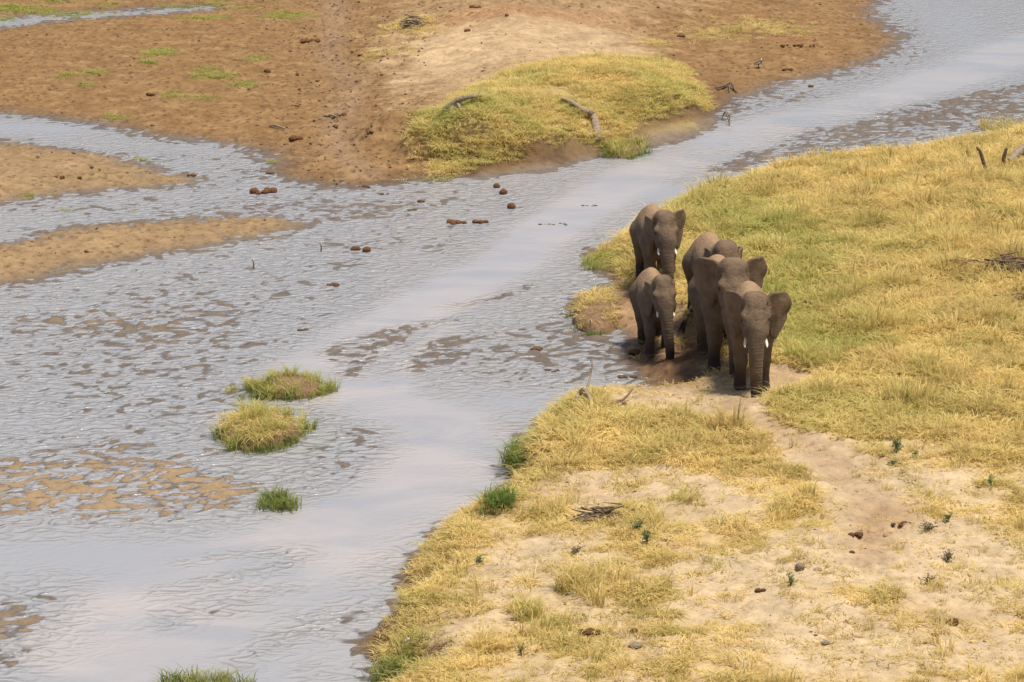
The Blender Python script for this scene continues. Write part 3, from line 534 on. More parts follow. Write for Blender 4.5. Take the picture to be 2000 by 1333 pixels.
# ------------------------------------------------------------------ elephants: one smooth body each, grown from a distance field
VOX = .0125
def surface_nets(F, org, h):
    S = F < 0; nx, ny, nz = F.shape
    c = [S[i:nx - 1 + i, j:ny - 1 + j, k:nz - 1 + k] for i in (0, 1) for j in (0, 1) for k in (0, 1)]
    cnt = sum(q.astype(np.int8) for q in c); act = (cnt > 0) & (cnt < 8)
    I, J, K = np.nonzero(act); idx = -np.ones(act.shape, np.int64); idx[I, J, K] = np.arange(len(I))
    acc = np.zeros((len(I), 3)); num = np.zeros(len(I))
    corners = [(i, j, k) for i in (0, 1) for j in (0, 1) for k in (0, 1)]
    for a in corners:
        for d in range(3):
            if a[d]: continue
            b = list(a); b[d] = 1
            fa = F[I + a[0], J + a[1], K + a[2]]; fb = F[I + b[0], J + b[1], K + b[2]]
            m = (fa < 0) != (fb < 0); t = np.where(m, fa / np.where(m, fa - fb, 1), 0)
            p = np.tile(np.array(a, float), (len(I), 1)); p[:, d] = t
            acc[m] += p[m]; num[m] += 1
    V = (np.stack([I, J, K], 1) + acc / num[:, None]) * h + np.array(org)
    Q = []
    for d in range(3):
        sl0 = [slice(None)] * 3; sl1 = [slice(None)] * 3; sl0[d] = slice(0, -1); sl1[d] = slice(1, None)
        ch = S[tuple(sl0)] != S[tuple(sl1)]; ins = S[tuple(sl0)]
        e, f = [(1, 2), (2, 0), (0, 1)][d]
        A = np.stack(np.nonzero(ch), 1); ok = (A[:, e] > 0) & (A[:, f] > 0) & (A[:, e] < F.shape[e] - 1) & (A[:, f] < F.shape[f] - 1); A = A[ok]
        def cell(de, df):
            B = A.copy(); B[:, e] += de; B[:, f] += df; return idx[B[:, 0], B[:, 1], B[:, 2]]
        q = np.stack([cell(-1, -1), cell(0, -1), cell(0, 0), cell(-1, 0)], 1)
        fl = ~ins[A[:, 0], A[:, 1], A[:, 2]]; q[fl] = q[fl][:, ::-1]; Q.append(q)
    return V, np.concatenate(Q)
class Field:
    def __init__(s, lo, hi, h):
        s.lo = np.array(lo, float); s.h = h; s.n = np.ceil((np.array(hi) - lo) / h).astype(int)
        s.ax = [s.lo[i] + h * np.arange(s.n[i]) for i in range(3)]; s.F = np.full(s.n, 1.0, np.float32)
    def box(s, lo, hi):
        a = np.clip(np.floor((np.array(lo) - s.lo) / s.h).astype(int), 0, s.n); b = np.clip(np.ceil((np.array(hi) - s.lo) / s.h).astype(int) + 1, 0, s.n)
        sl = tuple(slice(a[i], b[i]) for i in range(3)); X = s.ax[0][sl[0]][:, None, None]; Y = s.ax[1][sl[1]][None, :, None]; Z = s.ax[2][sl[2]][None, None, :]
        return sl, X.astype(np.float32), Y.astype(np.float32), Z.astype(np.float32)
    def put(s, sl, d, k, sub=False):
        f = s.F[sl]
        if sub:
            g = -d; hh = np.maximum(k - np.abs(f - g), 0) / k; s.F[sl] = np.maximum(f, g) + hh * hh * k * .25
        else:
            hh = np.maximum(k - np.abs(f - d), 0) / k; s.F[sl] = np.minimum(f, d) - hh * hh * k * .25
    def cap(s, a, b, ra, rb, k=.05, sub=False):
        a = np.array(a, float); b = np.array(b, float); r = max(ra, rb) + .12
        sl, X, Y, Z = s.box(np.minimum(a, b) - r, np.maximum(a, b) + r); e = b - a
        t = np.clip(((X - a[0]) * e[0] + (Y - a[1]) * e[1] + (Z - a[2]) * e[2]) / (e @ e + 1e-9), 0, 1)
        d = np.sqrt((X - a[0] - t * e[0]) ** 2 + (Y - a[1] - t * e[1]) ** 2 + (Z - a[2] - t * e[2]) ** 2) - (ra + (rb - ra) * t)
        s.put(sl, d, k, sub)
    def ell(s, c, r, k=.08, rot=None, sub=False):
        c = np.array(c, float); r = np.array(r, float); m = r.max() + .14
        sl, X, Y, Z = s.box(c - m, c + m); X = X - c[0]; Y = Y - c[1]; Z = Z - c[2]
        if rot is not None:
            q = rot.T; X, Y, Z = (q[0, 0] * X + q[0, 1] * Y + q[0, 2] * Z, q[1, 0] * X + q[1, 1] * Y + q[1, 2] * Z, q[2, 0] * X + q[2, 1] * Y + q[2, 2] * Z)
        k0 = np.sqrt((X / r[0]) ** 2 + (Y / r[1]) ** 2 + (Z / r[2]) ** 2); k1 = np.sqrt((X / r[0] ** 2) ** 2 + (Y / r[1] ** 2) ** 2 + (Z / r[2] ** 2) ** 2)
        s.put(sl, k0 * (k0 - 1) / np.maximum(k1, 1e-5), k, sub)
    def sheet(s, o, U, V, W, outline, t, bend, k=.03):
        o = np.array(o, float); pts = [o + U * p[0] + V * p[1] + W * w for p in outline for w in (-.12, .12)]
        sl, X, Y, Z = s.box(np.min(pts, 0) - .05, np.max(pts, 0) + .05); X = X - o[0]; Y = Y - o[1]; Z = Z - o[2]
        u = U[0] * X + U[1] * Y + U[2] * Z; v = V[0] * X + V[1] * Y + V[2] * Z; w_ = W[0] * X + W[1] * Y + W[2] * Z
        w_ = w_ - bend(u, v); sd_ = -poly_sd(u, v, outline)
        d = np.sqrt(np.maximum(sd_, 0) ** 2 + np.maximum(np.abs(w_) - t * .3, 0) ** 2) - t * .7
        d = np.where((sd_ < 0), np.abs(w_) - t, d)
        s.put(sl, (d * .8).astype(np.float32), k)
def smooth_poly(pts, n=3):
    p = np.array(pts, float)
    for _ in range(n):
        q = np.roll(p, -1, 0); p = np.stack([.75 * p + .25 * q, .25 * p + .75 * q], 1).reshape(-1, 2)
    return p
EAR = smooth_poly([(-.03, .02), (.02, .13), (.13, .145), (.25, .125), (.335, .05), (.365, -.06), (.34, -.17), (.27, -.26), (.20, -.34), (.12, -.43), (.07, -.40), (.035, -.26), (0, -.14)], 2)
FOOT_R = .067
def ico(name, r, mat, sub=2, sq=(1, 1, 1)):
    import bmesh
    bm = bmesh.new(); bmesh.ops.create_icosphere(bm, subdivisions=sub, radius=r); bmesh.ops.scale(bm, vec=sq, verts=bm.verts)
    me = bpy.data.meshes.new(name); bm.to_mesh(me); bm.free(); me.materials.append(mat)
    me.polygons.foreach_set('use_smooth', np.ones(len(me.polygons), bool)); return me
def tube_np(pts, rad, seg=10, rough=0.0, seed=0, cap=True):
    pts = [Vector(p) for p in pts]; V = []; F = []; rr = np.random.default_rng(seed)
    T0 = (pts[1] - pts[0]).normalized(); nrm = T0.orthogonal().normalized()
    for i, p in enumerate(pts):
        t = (pts[min(i + 1, len(pts) - 1)] - pts[max(i - 1, 0)]).normalized(); nrm = (nrm - t * nrm.dot(t)).normalized(); bn = t.cross(nrm)
        for j in range(seg):
            a = 2 * math.pi * j / seg; r = rad[i] * (1 + rough * rr.normal()); V.append(p + nrm * math.cos(a) * r + bn * math.sin(a) * r)
    for i in range(len(pts) - 1):
        for j in range(seg):
            F.append((i * seg + j, i * seg + (j + 1) % seg, (i + 1) * seg + (j + 1) % seg, (i + 1) * seg + j))
    if cap: F.append(tuple(range(seg))[::-1]); F.append(tuple(range((len(pts) - 1) * seg, len(pts) * seg)))
    return V, F
def spline(pts, rad, n=5):
    P_ = [Vector(p) for p in pts]; out = []; ro = []
    for i in range(len(P_) - 1):
        a = P_[max(i - 1, 0)]; b = P_[i]; c = P_[i + 1]; d = P_[min(i + 2, len(P_) - 1)]
        for k in range(n):
            t = k / n; out.append(.5 * ((2 * b) + (c - a) * t + (2 * a - 5 * b + 4 * c - d) * t * t + (3 * b - a - 3 * c + d) * t ** 3)); ro.append(rad[i] * (1 - t) + rad[i + 1] * t)
    out.append(P_[-1]); ro.append(rad[-1]); return out, ro
nail_me = None
def elephant(u, v, h, head_dir, label, yaw=0.0, up=.06, pitch=0.0, earL=(50, 1.), earR=(50, 1.), legs=((0, 0), (0, 0), (0, 0), (0, 0)), trunk=None, tusk=1.0, tail=((-.98, .02, .55), (-1.0, .06, .36)), fat=.90):
    """legs: (shift forward, lift) of front right, front left, hind right, hind left; ears: spread angle from the neck in degrees, size"""
    fl = Field((-1.15, -.56, -.03), (.86, .56, 1.22), VOX)
    B = fat
    fl.ell((-.30, 0, .655), (.50, .25 * B, .275), .1); fl.ell((.0, 0, .70), (.22, .20 * B, .26), .1); fl.ell((-.68, 0, .70), (.24, .22 * B, .25), .1)
    fl.cap((.03, 0, .92), (-.25, 0, .885), .04, .045, .1); fl.cap((-.25, 0, .885), (-.62, 0, .905), .045, .04, .1); fl.cap((-.62, 0, .905), (-.88, 0, .76), .04, .05, .1)
    feet = []
    for i, (sx, lf) in enumerate(legs):
        s = -1 if i % 2 == 0 else 1
        if i < 2:
            x = sx; y = s * .118
            kn = (.0 + .55 * sx + .03 + lf * .45, y, .31 + lf * .55); an = (x + .0 - lf * .2, y, .10 + lf)
            fl.cap((-.02, s * .13, .62), kn, .105, .064, .07); fl.cap(kn, an, .064, .053, .04); ft = (x + .012 - lf * .35, y, .045 + lf * .8)
            fl.cap(an, ft, .053, FOOT_R, .03)
        else:
            x = -.70 + sx; y = s * .125
            kn = (-.64 + .6 * sx + lf * .25, y, .36 + lf * .3); an = (x - .015 - lf * .35, y, .15 + lf)
            fl.cap((-.70, s * .13, .62), kn, .15, .085, .08); fl.cap(kn, an, .085, .056, .04); ft = (x + .012 - lf * .7, y, .045 + lf * .75)
            fl.cap(an, ft, .056, FOOT_R * .95, .03)
        feet.append((ft, lf))
    # flat soles
    sl, X, Y, Z = fl.box((-1.2, -.6, -.1), (.9, .6, .1)); fl.F[sl] = np.maximum(fl.F[sl], (.004 - Z) + 0 * X + 0 * Y)
    # head
    cy_, sy_ = math.cos(yaw), math.sin(yaw); cp, sp = math.cos(pitch), math.sin(pitch)
    RY = np.array([[cp, 0, sp], [0, 1, 0], [-sp, 0, cp]]); RZ = np.array([[cy_, -sy_, 0], [sy_, cy_, 0], [0, 0, 1]]); HR_ = RZ @ RY; piv = np.array([.14, 0, .80])
    Hd = lambda p: HR_ @ (np.array(p, float) - piv) + piv + np.array([0, 0, up])
    fl.cap((.05, 0, .79), Hd((.28, 0, .80)), .19, .155, .08)
    fl.ell(Hd((.32, 0, .84)), (.16, .125, .165), .06, HR_); fl.ell(Hd((.39, 0, .81)), (.10, .098, .16), .04, HR_)
    for s in (-1, 1): fl.ell(Hd((.32, s * .05, .93)), (.10, .065, .075), .05, HR_)
    for s in (-1, 1):
        fl.cap(Hd((.40, s * .098, .855)), Hd((.445, s * .118, .785)), .034, .040, .025); fl.cap(Hd((.37, s * .085, .71)), Hd((.475, s * .088, .625)), .066, .047, .025)
        fl.ell(Hd((.425, s * .148, .748)), (.05, .030, .036), .018, HR_, True); fl.ell(Hd((.375, s * .150, .865)), (.06, .045, .055), .025, HR_, True); fl.ell(Hd((.46, 0, .80)), (.03, .05, .07), .03, HR_, True)
    fl.cap(Hd((.32, 0, .64)), Hd((.42, 0, .575)), .06, .035, .05)
    tk = trunk or [(.45, 0, .74), (.525, 0, .61), (.555, 0, .46), (.56, .005, .30), (.555, .01, .14), (.585, .01, .045)]
    tr = [.108, .088, .072, .062, .054, .05]
    tk = [(p[0], p[1], p[2] - up * i / 5) for i, p in enumerate(tk)]; tpts, trad = spline(tk, tr, 3); hb = [Hd(p) for p in tpts]
    for a, b, ra, rb in zip(hb[:-1], hb[1:], trad[:-1], trad[1:]): fl.cap(a, b, ra, rb, .02 if ra < .09 else .05)
    for s, (ang, size) in ((1, earL), (-1, earR)):
        a = R(ang); U = HR_ @ np.array([-math.cos(a), s * math.sin(a), 0]); Vv = HR_ @ np.array([.10, s * .06, 1.0]); Vv = Vv - U * (U @ Vv); Vv /= np.linalg.norm(Vv); Wv = np.cross(U, Vv) * s
        sz = size * .90
        bend = lambda u_, v_: (-.75 * np.maximum(u_ - .10, 0) ** 2 + .016 * np.sin(v_ * 26 + 1 + s) * np.clip(u_ * 3.4 - .4, 0, 1) + .5 * np.clip(-v_ - .18, 0, 1) ** 2 + .35 * np.clip(v_ - .06, 0, 1) ** 2 * 6 * .5 + .02 * np.sin(u_ * 16))
        rag = smooth_poly([(p[0] * (1 + .05 * math.sin(9 * p[1] + 5 * s + u) * (p[0] > .15) - .07 * (abs(p[1] + .13 + .03 * s) < .02) * (p[0] > .25)), p[1]) for p in EAR], 1)
        fl.sheet(Hd((.275, s * .125, .87 - .085 * (ang < 30))), U, Vv, Wv, rag * sz, .0165, bend)
    tp, trd = spline([(-.90, 0, .80)] + list(tail), [.035] + [.017] * len(tail), 3)
    for a, b, ra, rb in zip(tp[:-1], tp[1:], trd[:-1], trd[1:]): fl.cap(a, b, ra, rb, .02)
    V, Q = surface_nets(fl.F, fl.lo, VOX)
    # settle the mesh once
    me = mesh_np('elephant_body', V * h, Q, M['skin'])
    vn = np.zeros(len(V) * 3, np.float32); me.vertices.foreach_get('normal', vn); vn = vn.reshape(-1, 3)
    nb = fbm(V[:, 0] * 6 + V[:, 2] * 4, V[:, 1] * 6 + V[:, 2] * 5, 3, int(u)) * .0035
    V2 = V + vn * nb[:, None]; me.vertices.foreach_set('co', (V2 * h).astype(np.float32).ravel()); me.update()
    dust = np.clip(sstep(.70, 1.0, V[:, 2]) * sstep(.2, -.2, V[:, 0]) * .9 + .35 * sstep(.65, .95, V[:, 2]) * .6, 0, 1)
    tm = np.zeros(len(V)); hp = np.array(hb)
    dd = np.min(np.linalg.norm(V[:, None, :] - hp[None, 2:, :], axis=2), 1) if len(V) * len(hp) < 4e6 else 0
    fattr(me, 'muddy', 1.0 * sstep(.36, .08, V[:, 2])); fattr(me, 'dust', dust); fattr(me, 'trunk', np.clip(1 - (dd - .05) / .05, 0, 1))  # muddy: mud on the feet, and leg shade painted into the skin above them
    g = at(u, v); psi = R(head_dir); rz = math.atan2(-math.cos(psi), math.sin(psi))
    fwd = Vector((math.sin(psi), -math.cos(psi), 0))
    zz = [gz(g.x + fwd.x * d * h, g.y + fwd.y * d * h) for d in (0.0, -.7)]
    t = thing('elephant', (g.x, g.y, min(zz) * .75 + sum(zz) / 2 * .25 - .015), label, 'elephant', 'elephants walking in a herd along the river bank', rz)
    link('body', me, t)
    for s in (-1, 1):
        p, r_ = spline([Hd((.43, s * .078, .62)), Hd((.50, s * .098, .55)), Hd((.55, s * .115, .50)), Hd((.60, s * .115, .475))], [.021, .02, .016, .004], 4)
        p = [Vector(p[0]) + (Vector(q) - Vector(p[0])) * tusk for q in p]
        vv, ff = tube_np([q * h for q in p], [q * h for q in r_], 10); link('tusk', mesh_np('tusk', vv, ff, M['ivory']), t)
        o = link('eye', ico('eye', .024 * h, M['eye']), t, tuple(Hd((.425, s * .124, .752)) * h))
    hv, hf, ha = blades(60, .02 * h, .13 * h, .25, .012 * h, np.random.default_rng(3), .0); dr = (Vector(tail[-1]) - Vector(tp[-3])).normalized()
    q = Vector((0, 0, 1)).rotation_difference(dr); hv = np.array([q @ Vector(k) for k in hv]) + np.array(tail[-1]) * h
    link('tail_tuft', mesh_np('tail_tuft', hv, hf, M['hair'], False), t)
    nm = ico('toenail', .021 * h, M['nail'], 2, (.5, 1, 1.1))
    for i, (ft, lf) in enumerate(feet):
        for k in ((-48, -16, 16, 48) if i < 2 else (-35, 0, 35)):
            a = R(k); rr = FOOT_R * (1.0 if i < 2 else .95) - .006
            o = link('toenail', nm, t, ((ft[0] + rr * math.cos(a)) * h, (ft[1] + rr * math.sin(a)) * h, (ft[2] - .018) * h)); o.rotation_euler = (0, 0, a)
    return t
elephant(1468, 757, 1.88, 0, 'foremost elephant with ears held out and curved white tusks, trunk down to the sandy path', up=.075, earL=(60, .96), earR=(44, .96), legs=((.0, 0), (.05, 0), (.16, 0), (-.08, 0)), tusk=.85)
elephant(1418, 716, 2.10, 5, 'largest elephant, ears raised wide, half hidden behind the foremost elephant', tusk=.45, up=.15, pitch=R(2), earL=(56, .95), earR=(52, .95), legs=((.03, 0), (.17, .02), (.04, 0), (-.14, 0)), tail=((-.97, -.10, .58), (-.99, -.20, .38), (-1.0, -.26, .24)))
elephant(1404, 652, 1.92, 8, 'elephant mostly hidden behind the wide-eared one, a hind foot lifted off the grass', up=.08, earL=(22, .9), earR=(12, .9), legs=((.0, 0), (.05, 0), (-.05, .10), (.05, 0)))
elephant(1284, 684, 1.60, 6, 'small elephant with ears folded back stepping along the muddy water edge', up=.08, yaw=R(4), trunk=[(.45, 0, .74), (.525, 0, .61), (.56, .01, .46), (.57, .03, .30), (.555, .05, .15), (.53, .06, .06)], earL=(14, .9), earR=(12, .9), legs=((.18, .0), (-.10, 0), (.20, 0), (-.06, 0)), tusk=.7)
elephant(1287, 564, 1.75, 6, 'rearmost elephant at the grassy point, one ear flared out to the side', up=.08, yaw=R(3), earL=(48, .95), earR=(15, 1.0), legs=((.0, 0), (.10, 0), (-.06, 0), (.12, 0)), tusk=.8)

# ------------------------------------------------------------------ driftwood, dung, shrubs, tussocks, birds
def px(base, dx, dy, v):
    m = mpp(v); return Vector((base.x + dx * m, base.y, base.z + dy * m / math.cos(PITCH)))
def limb(name, pts, rad, mat, parent=None, seg=10, rough=.07, seed=1, n=5):
    p, r = spline(pts, rad, n); vv, ff = tube_np(p, r, seg, rough, seed)
    if parent: vv = [q - parent.location for q in vv]
    return link(name, mesh_np(name, vv, ff, mat), parent)
def wood(label, cat, main, rad, mat, twigs=(), name='driftwood_log', part='trunk'):
    t = thing(name, main[0], label, cat); limb(part, main, rad, mat, t)
    for i, (p, r) in enumerate(twigs): limb('branch', p, r, mat, t, 7, .08, 5 + i, 4)
    return t
G = lambda u, v, l=0.0: at(u, v, l)
a, b = G(872, 222, .12), G(935, 200, .22)
wood('grey forked log lying on the upper left of the grassy bank across the river', 'log', [G(868, 224, .10), G(890, 216, .22), G(912, 208, .24), G(940, 198, .14)], [.08, .085, .07, .035], M['wood'], [([G(884, 217, .15), G(881, 226, .02)], [.08, .05]), ([G(893, 214, .18), G(902, 221, .02)], [.06, .03])])
wood('bent brown log hanging over the edge of the far bank with a dark knot', 'log', [G(1096, 208, .20), G(1118, 214, .16), G(1140, 227, .14), G(1158, 240, .18), G(1165, 262, .15), G(1167, 282, .10)], [.05, .07, .075, .10, .11, .09], M['wood'], [([G(1156, 238, .2), G(1154, 243, .36)], [.10, .07])])
b0 = G(1926, 346); wood('tall dead stick standing up in yellow grass, tip bent to the left', 'dead branch', [b0 - Vector((0, 0, .15)), px(b0, -1, 12, 346), px(b0, -8, 34, 346), px(b0, -13, 48, 346), px(b0, -20, 55, 346)], [.055, .05, .045, .04, .018], M['darkwood'], [([px(b0, -13, 48, 346), px(b0, -19, 50, 346)], [.03, .012]), ([b0, px(b0, -12, 3, 346)], [.05, .04])], 'dead_branch', 'stem')
b0 = G(1962, 330); wood('shorter dead stump standing beside a pale log at the right edge', 'dead branch', [b0 - Vector((0, 0, .15)), px(b0, -2, 16, 330), px(b0, 0, 28, 330), px(b0, 3, 38, 330)], [.06, .05, .045, .03], M['darkwood'], [([px(b0, -2, 14, 330), px(b0, -9, 6, 330)], [.03, .015])], 'dead_branch', 'stem')
wood('pale fallen log lying in the grass at the right edge behind the stump', 'log', [G(1972, 324, .10), G(1988, 316, .22), G(2012, 310, .25), G(2050, 306, .2)], [.06, .12, .14, .12], M['wood'])
wood('curved bare branch at the tip of the near bank above the water', 'dead branch', [G(1118, 800, .05), G(1132, 792, .22), G(1143, 790, .26), G(1160, 800, .05)], [.03, .045, .045, .03], M['wood'], [([G(1143, 790, .24), G(1152, 783, .42), G(1157, 778, .75)], [.03, .02, .008])], 'dead_branch', 'stem')
wood('thin dark stick lying on the bank right of the curved branch', 'dead branch', [G(1180, 806, .05), G(1200, 797, .10), G(1218, 793, .12), G(1236, 782, .22)], [.03, .035, .025, .012], M['darkwood'], [([G(1212, 794, .12), G(1222, 800, .05)], [.018, .008])], 'dead_branch', 'stem')
wood('low brown branch lying at the waterline under the far bank', 'dead branch', [G(1398, 176, .06), G(1415, 174, .10), G(1428, 172, .14), G(1437, 182, .03)], [.03, .04, .04, .03], M['darkwood'], [([G(1426, 172, .12), G(1424, 182, .02)], [.025, .02])], 'dead_branch', 'stem')
wood('snag of thin dark twigs sticking out of the river by the far bank', 'dead branch', [G(1408, 236, -.05), G(1416, 235, .22), G(1424, 240, .02)], [.015, .02, .015], M['darkwood'], [([G(1424, 247, -.1), G(1425, 244, .32)], [.025, .015]), ([G(1424, 243, .22), G(1415, 238, .4)], [.015, .008]), ([G(1424, 243, .25), G(1429, 240, .3)], [.012, .006])], 'dead_branch', 'stem')
wood('thin pale stick on the brown mud flat left of the footpath', 'dead branch', [G(527, 248, .03), G(540, 251, .06), G(556, 255, .04)], [.02, .035, .02], M['wood'], name='dead_branch', part='stem')
wood('pale stick lying beside crumbled dung on the mud flat near the path', 'dead branch', [G(632, 229, .04), G(646, 230, .07), G(660, 233, .04)], [.02, .035, .02], M['wood'], name='dead_branch', part='stem')
# twigs in the water
for (u, v, hh, lab) in [(626, 492, .22, 'tiny dark twig standing in the water left of the two dung balls'), (494, 524, .2, 'lone tiny twig standing in the shallows below the lowest sandbar'), (1156, 770, .5, None)]:
    if lab:
        b0 = G(u, v); wood(lab, 'twig', [b0 - Vector((0, 0, .1)), b0 + Vector((.02, 0, hh * .5)), b0 + Vector((-.03, .02, hh))], [.018, .016, .006], M['darkwood'], name='twig', part='stem')
# heaps of brushwood
def brush(u, v, wpx, hm, n, label, seed, mat='darkwood'):
    r = np.random.default_rng(seed); g = G(u, v); W = wpx * mpp(v) / 2; t = thing('brush_pile', g, label, 'brush pile'); V = []; F = []
    for i in range(n):
        a = r.normal(0, .45) + (math.pi if r.random() < .5 else 0); c = Vector((r.normal(0, .45) * W, r.normal(0, .35) * W, abs(r.normal(0, .35)) * hm)); ln = W * r.uniform(.4, 1.1)
        d = Vector((math.cos(a), math.sin(a), r.normal(.05, .16))); p0 = c - d * ln / 2; p1 = c + d * ln / 2
        p0.z = max(p0.z, -.03); p1.z = max(p1.z, -.03); md = (p0 + p1) / 2 + Vector((r.normal(0, .03), r.normal(0, .03), r.normal(.01, .02))); ra = r.uniform(.010, .024)
        pp, rr = spline([p0, md, p1], [ra, ra * .9, ra * .4], 3); vv, ff = tube_np(pp, rr, 5, .1, i)
        if i < 7: link('branch', mesh_np('branch', vv, ff, M[mat]), t)
        else:
            k = len(V); V += vv; F += [tuple(q + k for q in f) for f in ff]
    tag(link('twigs', mesh_np('twigs', V, F, M[mat]), t), kind='stuff')
    return t
brush(1180, 1018, 100, .30, 75, 'heap of dark brushwood on the sand of the near bank with a stick poking up', 3)
brush(1975, 528, 150, .35, 90, 'tangle of dead branches in the grass at the right edge', 4)
brush(1925, 537, 130, .08, 30, 'low line of fallen twigs leading left from the tangle at the right edge', 5)
brush(1990, 590, 60, .2, 36, 'small tangle of dead twigs at the right edge, below the large one', 6)
brush(805, 52, 44, .45, 60, 'small dry grey bush on the sandy rise beyond the river', 7, 'wood')
brush(1985, 612, 90, .06, 26, 'flat litter of twigs lowest of the tangles at the right edge', 9)

# elephant dung
def rough_ball(name, r, mat, seed):
    import bmesh
    bm = bmesh.new(); bmesh.ops.create_icosphere(bm, subdivisions=3, radius=1)
    c = np.array([v.co[:] for v in bm.verts]); nn = fbm(c[:, 0] * 2.6 + seed, c[:, 1] * 2.6 + c[:, 2] * 2.3, 4, seed, .68) * .26
    for v, k in zip(bm.verts, nn): v.co *= r * (1 + k)
    me = bpy.data.meshes.new(name); bm.to_mesh(me); bm.free(); me.materials.append(mat); me.polygons.foreach_set('use_smooth', np.ones(len(me.polygons), bool)); return me
ball_me = [rough_ball('dung_ball', 1, M['dung'], k) for k in range(4)]; clod_me = [rough_ball('mud_clod', 1, M['mud'], 10 + k) for k in range(4)]; stone_me = rough_ball('stone', 1, M['stone'], 33)
def dung(u, v, wpx, n, label, rpx=7, flat=.8, mud=False, seed=0, spread=.25):
    n = n if n < 4 else int(n * 1.7)
    r = np.random.default_rng(int(u * 7 + v)); g = G(u, v); m = mpp(v); t = thing('mud_clods' if mud else 'dung_pile', g, label, 'mud' if mud else 'dung', 'mud lumps in the shallows' if mud else 'elephant dung')
    for i in range(n):
        fx = 0 if n == 1 else (i / (n - 1) - .5); R_ = rpx * m * (r.uniform(.35, 1.0) if n > 3 else r.uniform(.85, 1.1)) * (.75 if n > 2 and r.random() < .4 else 1)
        fx = fx if n < 4 else r.uniform(-.5, .5); x = fx * (wpx - 2 * rpx) * m + r.normal(0, .15) * rpx * m; y = r.normal(0, spread) * max(wpx * m * .35, .05); 
        o = link('mud_clod' if mud else 'dung_ball', (clod_me if mud else ball_me)[i % 4], t, (x, y, R_ * flat * .45)); o.scale = (R_, R_, R_ * flat); o.rotation_euler = (0, 0, r.uniform(0, 6))
    return t
dung(507, 378, 44, 4, 'row of wet brown dung balls in the water below the far mud flat', 9, .85)
dung(535, 376, 15, 1, 'single round dung ball just right of the row of wet dung in the water', 8, .95)
dung(695, 489, 20, 3, 'left clump of the pair of brown dung clumps in the shallow stream', 8)
dung(718, 491, 26, 4, 'right clump of the pair of brown dung clumps in the shallow stream', 9)
dung(652, 558, 36, 7, 'crumbled flat dung heap in the shallows left of the smooth channel', 6, .6)
dung(890, 436, 56, 9, 'long low heap of brown dung in midstream, its left half', 7, .6)
dung(935, 435, 44, 8, 'long low heap of brown dung in midstream, its right half', 7, .7)
dung(969, 367, 12, 1, 'small dung ball in the water nearest the far bank', 6, .95)
dung(984, 379, 14, 1, 'middle one of three dung balls strung out in the water below the far bank', 7, .95)
dung(998, 407, 14, 1, 'lowest of three dung balls strung out in the water below the far bank', 7, .95)
dung(706, 366, 40, 5, 'thin strip of dung at the waterline where the path meets the river', 5, .6)
dung(742, 379, 46, 4, 'flat sodden dung lying just off the mouth of the footpath', 5, .4)
dung(823, 395, 16, 2, 'small dark dung lump alone in the open water', 5, .6)
dung(802, 411, 34, 4, 'flat lump left of the long midstream heap', 6, .35, True)
dung(592, 646, 30, 4, 'dark lump of mud at the upper edge of the smooth channel', 6, .45, True)
dung(1054, 682, 46, 7, 'reddish mud heap in the shallows left of the small elephant', 7, .45, True)
dung(1078, 725, 40, 5, 'dark flat mud lump in the ripples below the reddish heap', 6, .45, True)
dung(1226, 738, 46, 7, 'dark lumpy mud at the water edge below the small elephant', 7, .6, True)
dung(1244, 692, 40, 8, 'crumbled dark dung on the mud beside the small elephant', 7, .7)
dung(1155, 402, 40, 4, 'thin floating scraps in the smooth water above the rearmost elephant', 4, .3, True)
dung(1080, 439, 60, 6, 'scattered scraps in the smooth water left of the rearmost elephant', 4, .3, True)
dung(1582, 170, 22, 4, 'dark red-brown dung in the shallows off the far right mud flat', 6, .8)
dung(578, 273, 36, 8, 'heap of broken dung on the mud flat above the sandbars', 7, .85)
dung(605, 82, 44, 9, 'broken dung heap beside the footpath high on the mud flat', 6, .8)
dung(665, 228, 34, 6, 'crumbled dung beside the pale stick near the footpath', 6, .8)
dung(650, 248, 28, 5, 'dark crumbs of dung on the path edge below the pale stick', 5, .6)
dung(294, 187, 18, 2, 'small lone dung lump in the middle of the left mud flat', 5, .7)
dung(522, 142, 14, 1, 'single dung ball on the mud flat left of the path', 6, .8)
dung(580, 148, 10, 1, 'tiny dung ball close to the path above the broken heap', 4, .9)
dung(134, 347, 70, 8, 'dark trampled dung on the upper left sandbar', 5, .5)
dung(372, 344, 30, 4, 'dark lump at the tip of the upper left sandbar', 6, .5, True)
dung(528, 340, 20, 2, 'dark lump at the water edge below the mud flat corner', 6, .6, True)
dung(928, 16, 34, 6, 'dung heap at the top edge of the sandy rise', 6, .8)
dung(990, 32, 10, 1, 'small dark dung ball on the sandy rise below the top heap', 4, .9)
dung(912, 62, 12, 2, 'small dung lump on the pale sand beyond the river', 4, .8)
dung(1560, 90, 80, 9, 'scattered dung crumbs on the far right mud flat', 5, .7)
dung(1540, 137, 24, 4, 'dark dung on the far right mud flat near the bird', 5, .6)
dung(1330, 72, 16, 2, 'small grey lump at the right end of the pale sand', 5, .7, True)
dung(1672, 1048, 36, 8, 'dark broken dung on the sandy path of the near bank', 7, .7)
dung(1664, 1082, 14, 2, 'small dark crumb of dung below the broken heap on the path', 5, .7)
dung(1762, 1026, 50, 6, 'reddish dung pile right of the sandy path', 8, .5)
dung(1862, 1220, 22, 2, 'pair of brown dung balls on the sand near the right edge', 9, .8)
dung(1826, 1243, 26, 5, 'dark crumbled dung low on the sand near the right edge', 6, .6)
dung(1708, 1176, 18, 2, 'small dark scrap on the sand right of the green patch', 6, .6)
dung(954, 1278, 18, 2, 'dark dung lump in the grass near the bottom edge', 8, .8)
dung(1238, 1236, 14, 1, 'dark ball in the dry grass above the bottom edge', 7, .8)
